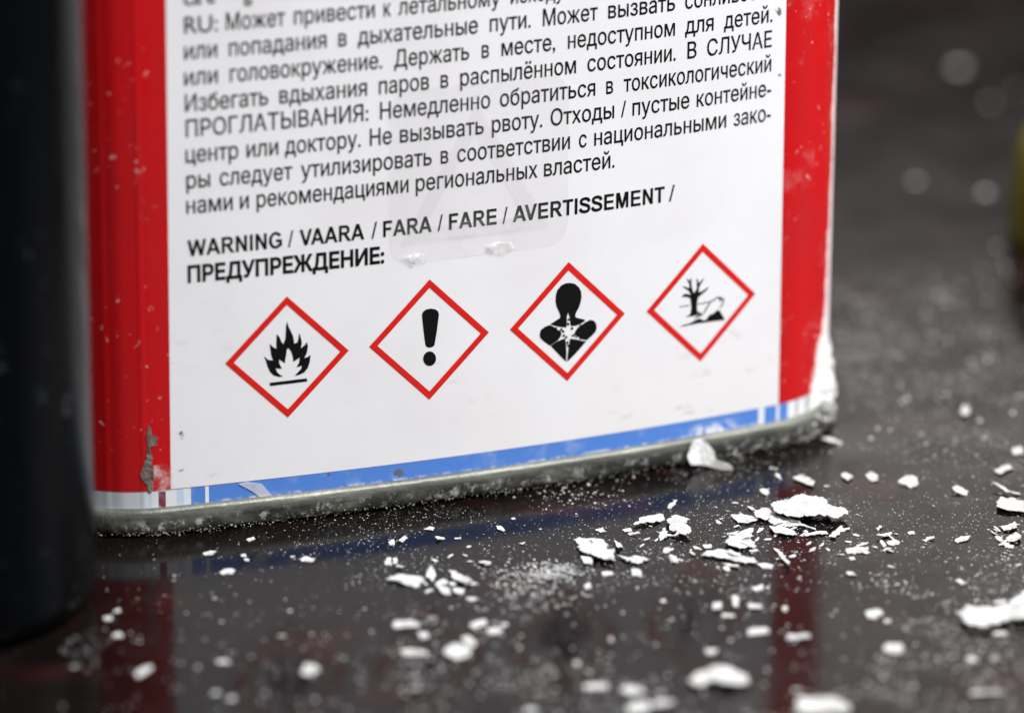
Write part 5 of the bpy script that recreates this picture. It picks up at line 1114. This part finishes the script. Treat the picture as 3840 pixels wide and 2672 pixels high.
# crumbs: one mesh of each of eight shapes, shared by the copies
CRUMBS = [('front', 60.62, -70.37, 0.563), ('front', 92.54, -80.52, 0.67), ('front', 3.46, -44.22, 0.691), ('front', 61.7, -75.19, 0.291), ('front', 49.77, -52.62, 0.416), ('front', 62.74, -49.81, 0.309), ('front', 25.01, -63.89, 0.542), ('front', 14.06, -57.06, 0.295), ('front', 66.07, -54.27, 0.28), ('front', 91.17, -64.73, 0.309), ('front', 95.08, -85.06, 0.326), ('front', 96.65, -76.11, 0.485), ('front', 17.44, -62.15, 0.493), ('front', 93.27, -85.08, 0.329), ('front', 39.51, -46.96, 0.296), ('front', 8.31, -40.99, 0.444), ('front', -0.61, -49.0, 0.34), ('front', 28.81, -62.37, 0.389), ('front', 32.19, -53.85, 0.502), ('front', 2.62, -58.36, 0.281), ('front', 72.25, -76.99, 0.281), ('front', 80.96, -66.08, 0.432), ('front', 4.49, -32.24, 0.302), ('front', 99.87, -67.13, 0.535), ('front', 89.1, -85.09, 0.342), ('front', 35.74, -56.24, 0.549), ('front', 9.3, -54.16, 0.565), ('front', 91.88, -59.81, 0.693), ('front', 10.65, -42.89, 0.448), ('front', 94.48, -69.63, 0.672), ('front', 56.89, -56.83, 0.334), ('front', 21.48, -38.6, 0.296), ('front', 64.76, -78.83, 0.298), ('front', 1.71, -58.39, 0.411), ('front', 43.43, -50.32, 0.44), ('front', 83.92, -69.63, 0.367), ('front', 2.91, -56.82, 0.282), ('front', 46.87, -68.7, 0.293), ('front', 69.42, -79.02, 0.458), ('front', 83.75, -59.31, 0.371), ('front', 12.68, -57.95, 0.328), ('front', 41.46, -71.45, 0.608), ('front', 99.08, -74.41, 0.392), ('front', 73.9, -67.11, 0.327), ('front', 44.03, -47.83, 0.352), ('front', 94.72, -87.39, 0.457), ('front', 51.99, -56.02, 0.287), ('front', 25.37, -60.24, 0.621), ('front', 34.18, -63.17, 0.548), ('front', 68.54, -70.7, 0.538), ('front', 35.08, -61.16, 0.324), ('front', 46.69, -66.71, 0.493), ('front', 26.19, -65.08, 0.469), ('front', 63.44, -49.99, 0.417), ('front', 24.1, -56.72, 0.382), ('front', 80.94, -74.19, 0.565), ('front', 34.04, -59.11, 0.523), ('front', 85.24, -66.98, 0.6), ('front', 85.84, -76.92, 0.724), ('front', 96.39, -75.42, 0.409), ('front', 14.42, -58.28, 0.685), ('front', 46.55, -64.45, 0.511), ('front', 77.16, -59.15, 0.552), ('front', 57.14, -67.1, 0.366), ('front', 60.39, -71.23, 0.462), ('front', 77.65, -55.0, 0.298), ('left', 8.13, -38.14, 0.273), ('left', 16.34, -39.86, 0.252), ('left', 14.3, -19.81, 0.253), ('left', 1.92, -20.33, 0.268), ('left', 7.29, -8.06, 0.33), ('left', 6.61, -35.87, 0.372), ('left', -1.3, -46.71, 0.25), ('left', 11.44, -21.47, 0.315), ('left', -4.45, -42.46, 0.305), ('left', -4.63, -32.36, 0.256), ('left', 15.33, -25.67, 0.368), ('left', 22.81, -50.57, 0.317), ('left', 20.33, -41.67, 0.304), ('left', -0.98, -32.7, 0.362), ('left', 20.9, -56.7, 0.379), ('left', 2.43, -47.46, 0.25), ('left', -1.76, -31.04, 0.381), ('left', -1.4, -34.14, 0.522), ('left', 8.59, -27.98, 0.275), ('left', -0.34, -50.11, 0.307), ('left', 21.7, -54.53, 0.374), ('left', -1.45, -50.14, 0.34), ('left', 11.27, -23.4, 0.588), ('left', 14.22, -22.74, 0.334), ('left', -1.93, -33.61, 0.324), ('left', 1.83, -42.2, 0.483), ('left', -4.49, -28.6, 0.283), ('left', 22.53, -48.81, 0.278), ('left', 8.34, -14.38, 0.591), ('left', 3.81, -34.8, 0.333), ('mid', 49.72, -25.7, 0.283), ('mid', 13.72, -18.72, 0.168), ('mid', 44.62, -16.26, 0.167), ('mid', 43.28, -19.59, 0.178), ('mid', 56.47, -27.47, 0.141), ('mid', 24.88, -13.48, 0.367), ('mid', 66.38, -29.31, 0.14), ('mid', 60.18, -23.9, 0.226), ('mid', 53.66, -27.77, 0.202), ('mid', 69.49, -25.62, 0.183), ('mid', 67.29, -19.32, 0.167), ('mid', 67.06, -15.33, 0.324), ('mid', 54.54, -22.26, 0.166), ('mid', 55.97, -36.44, 0.149), ('mid', 39.15, -20.75, 0.206), ('mid', 32.54, -6.98, 0.229), ('mid', 65.81, -15.01, 0.158), ('mid', 59.58, -34.23, 0.254), ('mid', 7.9, -15.79, 0.406), ('mid', 72.22, -35.66, 0.142), ('mid', 66.41, -19.72, 0.248), ('mid', 69.06, -34.98, 0.148), ('mid', 23.97, -26.45, 0.149), ('mid', 49.1, -19.97, 0.15), ('mid', 53.2, -10.25, 0.146), ('mid', 36.48, -5.79, 0.142), ('mid', 43.93, -27.83, 0.346), ('mid', 17.2, -10.34, 0.17), ('mid', 47.75, -21.75, 0.38), ('mid', 36.28, -5.24, 0.265), ('mid', 16.83, -16.02, 0.208), ('mid', 67.79, -30.03, 0.24), ('mid', 24.86, -16.27, 0.161), ('mid', 57.51, -25.66, 0.148), ('mid', 24.34, -10.84, 0.28), ('mid', 18.08, -18.77, 0.251), ('mid', 12.22, -15.6, 0.144), ('mid', 15.37, -14.47, 0.159), ('mid', 66.26, -27.38, 0.171), ('mid', 65.14, -13.62, 0.276), ('mid', 69.35, -34.17, 0.157), ('mid', 12.06, -24.19, 0.254), ('mid', 65.72, -17.12, 0.241), ('mid', 33.45, -9.71, 0.173), ('mid', 49.89, -18.3, 0.182), ('grain', 52.39, -39.0, 0.5), ('grain', 53.03, -28.3, 0.648), ('grain', 46.56, -30.12, 0.459), ('grain', 51.71, -27.89, 0.309), ('grain', 52.37, -33.26, 0.302), ('grain', 54.28, -29.93, 0.575), ('grain', 54.03, -33.18, 0.683), ('grain', 49.09, -28.33, 0.41), ('grain', 51.51, -33.89, 0.319), ('grain', 47.39, -34.18, 0.674), ('grain', 51.03, -35.01, 0.346), ('grain', 50.91, -35.3, 0.336), ('grain', 49.68, -31.91, 0.717), ('grain', 43.21, -37.41, 0.525), ('grain', 50.27, -27.43, 0.739), ('grain', 52.54, -37.17, 0.35), ('grain', 50.18, -25.41, 0.32), ('grain', 50.43, -32.98, 0.334), ('grain', 52.64, -34.86, 0.77), ('grain', 47.85, -34.11, 0.411), ('grain', 47.31, -38.1, 0.545), ('grain', 50.84, -34.99, 0.515), ('grain', 55.44, -31.24, 0.396), ('grain', 50.88, -32.09, 0.304), ('grain', 52.5, -28.11, 0.303), ('grain', 42.72, -25.47, 0.433), ('grain', 49.21, -33.24, 0.306), ('grain', 54.4, -30.16, 0.729), ('grain', 52.37, -33.75, 0.303), ('grain', 49.35, -32.62, 0.34), ('grain', 47.65, -33.24, 0.303), ('grain', 57.73, -37.14, 0.323), ('grain', 47.43, -30.81, 0.439), ('grain', 52.24, -34.56, 0.311), ('grain', 44.51, -27.48, 0.472), ('grain', 52.62, -30.26, 0.301), ('grain', 47.41, -29.77, 0.458), ('grain', 46.07, -35.01, 0.55), ('grain', 53.42, -30.96, 0.403), ('grain', 52.42, -29.8, 0.312), ('grain', 49.47, -33.49, 0.584), ('grain', 52.75, -29.21, 0.314), ('grain', 52.04, -34.19, 0.307), ('grain', 46.06, -33.17, 0.338), ('grain', 54.19, -35.84, 0.303), ('grain', 50.24, -35.45, 0.375), ('grain', 53.26, -26.45, 0.518), ('grain', 57.03, -28.43, 0.886), ('grain', 56.06, -29.29, 0.637), ('grain', 54.66, -29.18, 0.687), ('grain', 57.96, -29.72, 0.719), ('grain', 53.61, -28.81, 0.544), ('grain', 54.09, -24.65, 0.476), ('grain', 53.82, -28.1, 0.508), ('grain', 52.44, -28.17, 0.627), ('grain', 53.49, -24.37, 0.467), ('grain', 54.07, -29.23, 0.942), ('grain', 56.76, -26.46, 0.563), ('grain', 55.04, -26.49, 0.45), ('grain', 55.52, -29.51, 0.738), ('grain', 53.05, -27.01, 0.476), ('grain', 56.97, -27.77, 0.93), ('grain', 58.08, -26.23, 0.519), ('grain', 58.2, -28.25, 0.565), ('grain', 54.75, -28.92, 0.928), ('grain', 54.94, -30.14, 0.65), ('grain', 52.6, -28.5, 0.559), ('grain', 52.0, -29.25, 0.452), ('grain', 56.09, -27.7, 0.872), ('grain', 55.44, -25.95, 0.506), ('grain', 53.64, -27.39, 0.534), ('grain', 57.59, -26.79, 0.532), ('grain', 53.19, -29.66, 0.832), ('grain', 57.52, -28.94, 0.551), ('grain', 52.81, -28.67, 0.592), ('grain', 53.34, -25.02, 0.461), ('grain', 56.2, -30.15, 0.483), ('grain', 57.72, -27.31, 0.706), ('grain', 57.59, -28.99, 0.797), ('grain', 55.71, -24.84, 0.603), ('grain', 56.68, -26.17, 0.546), ('grain', 55.31, -24.82, 0.517), ('grain', 54.91, -27.29, 0.721), ('grain', 54.11, -29.95, 0.81), ('grain', 57.83, -29.47, 0.697), ('grain', 55.27, -29.27, 0.536), ('right', 99.34, -38.88, 0.246), ('right', 99.61, -3.41, 0.165), ('right', 91.92, -30.89, 0.34), ('right', 112.28, -21.37, 0.444), ('right', 85.97, -36.67, 0.164), ('right', 105.89, -40.42, 0.465), ('right', 111.21, -43.12, 0.384), ('right', 106.56, -37.3, 0.178), ('right', 91.9, -48.51, 0.183), ('right', 117.48, -36.93, 0.212), ('right', 81.55, -16.55, 0.174), ('right', 97.16, -50.37, 0.43), ('right', 106.39, -24.24, 0.167), ('right', 105.81, -33.76, 0.319), ('right', 86.52, -46.28, 0.179), ('right', 96.4, -13.98, 0.28), ('right', 123.01, -16.36, 0.284), ('right', 116.28, -17.7, 0.163), ('right', 95.15, -45.94, 0.409), ('right', 110.37, -27.28, 0.219), ('right', 92.2, -49.07, 0.193), ('right', 88.41, -31.2, 0.472), ('right', 96.6, 0.49, 0.167), ('right', 99.7, -34.68, 0.175), ('right', 85.02, -29.5, 0.289), ('right', 102.13, -42.54, 0.163), ('right', 91.88, -45.14, 0.465), ('right', 85.06, -43.83, 0.289), ('right', 122.77, -20.03, 0.31), ('right', 113.6, -31.81, 0.166), ('right', 94.15, -6.53, 0.165), ('right', 83.07, -30.09, 0.166), ('right', 104.66, -43.75, 0.371), ('right', 106.96, -43.19, 0.44), ('right', 114.96, -40.77, 0.471), ('right', 91.56, -2.41, 0.163), ('right', 90.12, -18.35, 0.228), ('right', 101.46, -43.11, 0.164), ('right', 94.57, -29.62, 0.208), ('right', 82.07, -28.71, 0.208), ('back', 140.08, 30.08, 0.758), ('back', 161.33, 61.81, 0.574), ('back', 147.77, 45.32, 0.312), ('back', 139.9, 42.57, 0.558), ('back', 149.55, 37.04, 0.35), ('back', 129.23, 16.43, 0.597), ('back', 144.23, 46.44, 0.363), ('back', 143.2, 27.04, 0.303), ('back', 142.45, 52.29, 0.511), ('back', 132.84, 52.29, 0.309), ('back', 120.0, -3.83, 0.443), ('back', 119.43, 0.34, 0.308), ('back', 122.42, 9.25, 0.3), ('back', 146.6, 39.84, 0.301), ('back', 130.99, 36.19, 0.378), ('back', 151.33, 66.77, 0.332), ('back', 148.8, 31.93, 0.412), ('back', 132.86, 51.55, 0.749), ('back', 139.75, 29.12, 0.304), ('back', 124.25, 11.3, 0.397), ('back', 125.09, 1.05, 0.499), ('back', 154.93, 67.27, 0.301), ('pile', 93.35, -29.59, 0.208), ('pile', 84.71, -20.51, 0.238), ('pile', 88.07, -30.8, 0.29), ('pile', 92.67, -27.88, 0.185), ('pile', 89.12, -17.5, 0.293), ('pile', 81.68, -23.81, 0.357), ('pile', 97.13, -25.18, 0.191), ('pile', 83.35, -23.15, 0.267), ('pile', 80.26, -22.32, 0.188), ('pile', 81.19, -23.19, 0.337), ('pile', 89.31, -27.07, 0.18), ('pile', 77.42, -18.14, 0.204)]
CL = {'front': 'tiny blurred white crumb in the near foreground', 'left': 'tiny blurred white crumb on the darker table near the black bottle',
      'mid': 'tiny white crumb on the dark reflection strip in front of the can', 'grain': 'white grain in the loose heap of coarse powder in the middle',
      'right': 'tiny white crumb on the open table right of the flakes', 'back': 'tiny blurred crumb on the table behind the can', 'pile': 'tiny white crumb between the sharp flakes'}
CG = {'front': 'foreground crumbs', 'left': 'crumbs near the bottle', 'mid': 'crumbs before the can', 'grain': 'heap of coarse grains', 'right': 'crumbs at the right', 'back': 'crumbs behind the can', 'pile': 'crumbs among the flakes'}
random.seed(21)
shapes = []
for k in range(8):
    bm = bmesh.new(); lump(bm, (0, 0, 0.5), 1.0, 0.45, k * 7.3, 2)
    mn = min(v.co.z for v in bm.verts)
    for v in bm.verts: v.co.z -= mn
    me = from_bm('paint_crumb', bm, False); me.materials.append(M_FLAKE); shapes.append(me)
for i, (key, x, y, sz) in enumerate(CRUMBS):
    o = bpy.data.objects.new('paint_crumb', shapes[i % 8]); col.objects.link(o)
    o.location = W(x, y, -OZ); o.scale = [sz * .5 * MM] * 3; o.rotation_euler = (0, 0, random.random() * 6.28)
    tag(o, CL[key], 'crumb', CG[key])

# fine dust, nobody could count it
random.seed(31)
vs, fs = [], []
def speck(x, y, sz):
    n = len(vs); a = random.random() * 6.28; h = sz * random.uniform(.3, .6)
    k = random.choice((3, 4, 5))
    for i in range(k):
        t = a + 2 * math.pi * i / k + random.uniform(-.3, .3); rr = sz * random.uniform(.6, 1.2)
        vs.append(W(x + rr * math.cos(t), y + rr * math.sin(t) * 1.2, -OZ + 0.002))
    vs.append(W(x, y, -OZ + h))
    for i in range(k): fs.append((n + i, n + (i + 1) % k, n + k))
def free(x, y):
    s = x - 28
    if s < -30: return y < 0 and (x + 23.1) ** 2 + (y + 12.8) ** 2 > 22 ** 2
    if s > 90: return True
    if s > 72.6: return y < can_pt(min(s, 86))[1] - 1.2 or s > 87
    return y < can_pt(max(-18, min(72.6, s)))[1] - 1.15 and (x + 23.1) ** 2 + (y + 12.8) ** 2 > 22 ** 2
k = 0
while k < 13000:
    x, y = random.uniform(-12, 150), random.uniform(-88, 75)
    if not free(x, y): continue
    d = 0.05 + max(0, noise.noise(Vector((x * .035, y * .03, 4))) + .8 * noise.noise(Vector((x * .16, y * .11, 9)))) ** 1.4 * 2.2 * (1.6 if x > 70 else 1)
    if random.random() > d: continue
    big = 1.0 + 0.9 * max(0, min(1, (-y - 18) / 40)) + 0.6 * max(0, min(1, (y - 5) / 40))
    speck(x, y, 0.024 * big * (5.5 ** random.random() ** 1.7)); k += 1
for x0, x1, y0, y1, n, lo, hi in ((96, 175, -8, 70, 300, .16, .42), (60, 125, -80, -30, 240, .12, .34), (5, 60, -75, -25, 200, .12, .32), (80, 135, -28, 5, 260, .06, .20), (15, 90, -28, -6, 160, .05, .16)):
    for k in range(n):
        x, y = random.uniform(x0, x1), random.uniform(y0, y1)
        if free(x, y) and noise.noise(Vector((x * .07, y * .06, 14))) > -0.22: speck(x, y, lo * (hi / lo) ** random.random() ** 1.5)
for cx, cy, sx, sy, n in [(51.3, -30.9, 3.4, 5, 420), (55.7, -27.5, 2.2, 1.3, 330), (113.3, -28.0, 10, 10, 500), (87.8, -19.9, 7, 9, 1100), (73.9, -21.5, 6, 8, 400), (61.4, -19.6, 5, 7, 350), (89.1, 4.8, 5, 4, 300), (68.2, -0.3, 4, 5, 120), (101.6, -28.3, 9, 12, 350), (126.9, -10.5, 6, 14, 300), (115.8, -32.9, 5, 9, 300), (33.4, -2.6, 6, 6, 120)]:
    j = 0
    while j < n:
        x, y = random.gauss(cx, sx), random.gauss(cy, sy)
        if free(x, y): speck(x, y, (0.065 if sx < 5 else 0.03) * (4 ** random.random() ** 1.5)); j += 1
        else: j += 0.2
ds = link('powder_dust', mesh_from('powder_dust', vs, fs), M_FLAKE)
tag(ds, 'fine white paint dust sprinkled over the dark table', 'dust', kind='stuff')
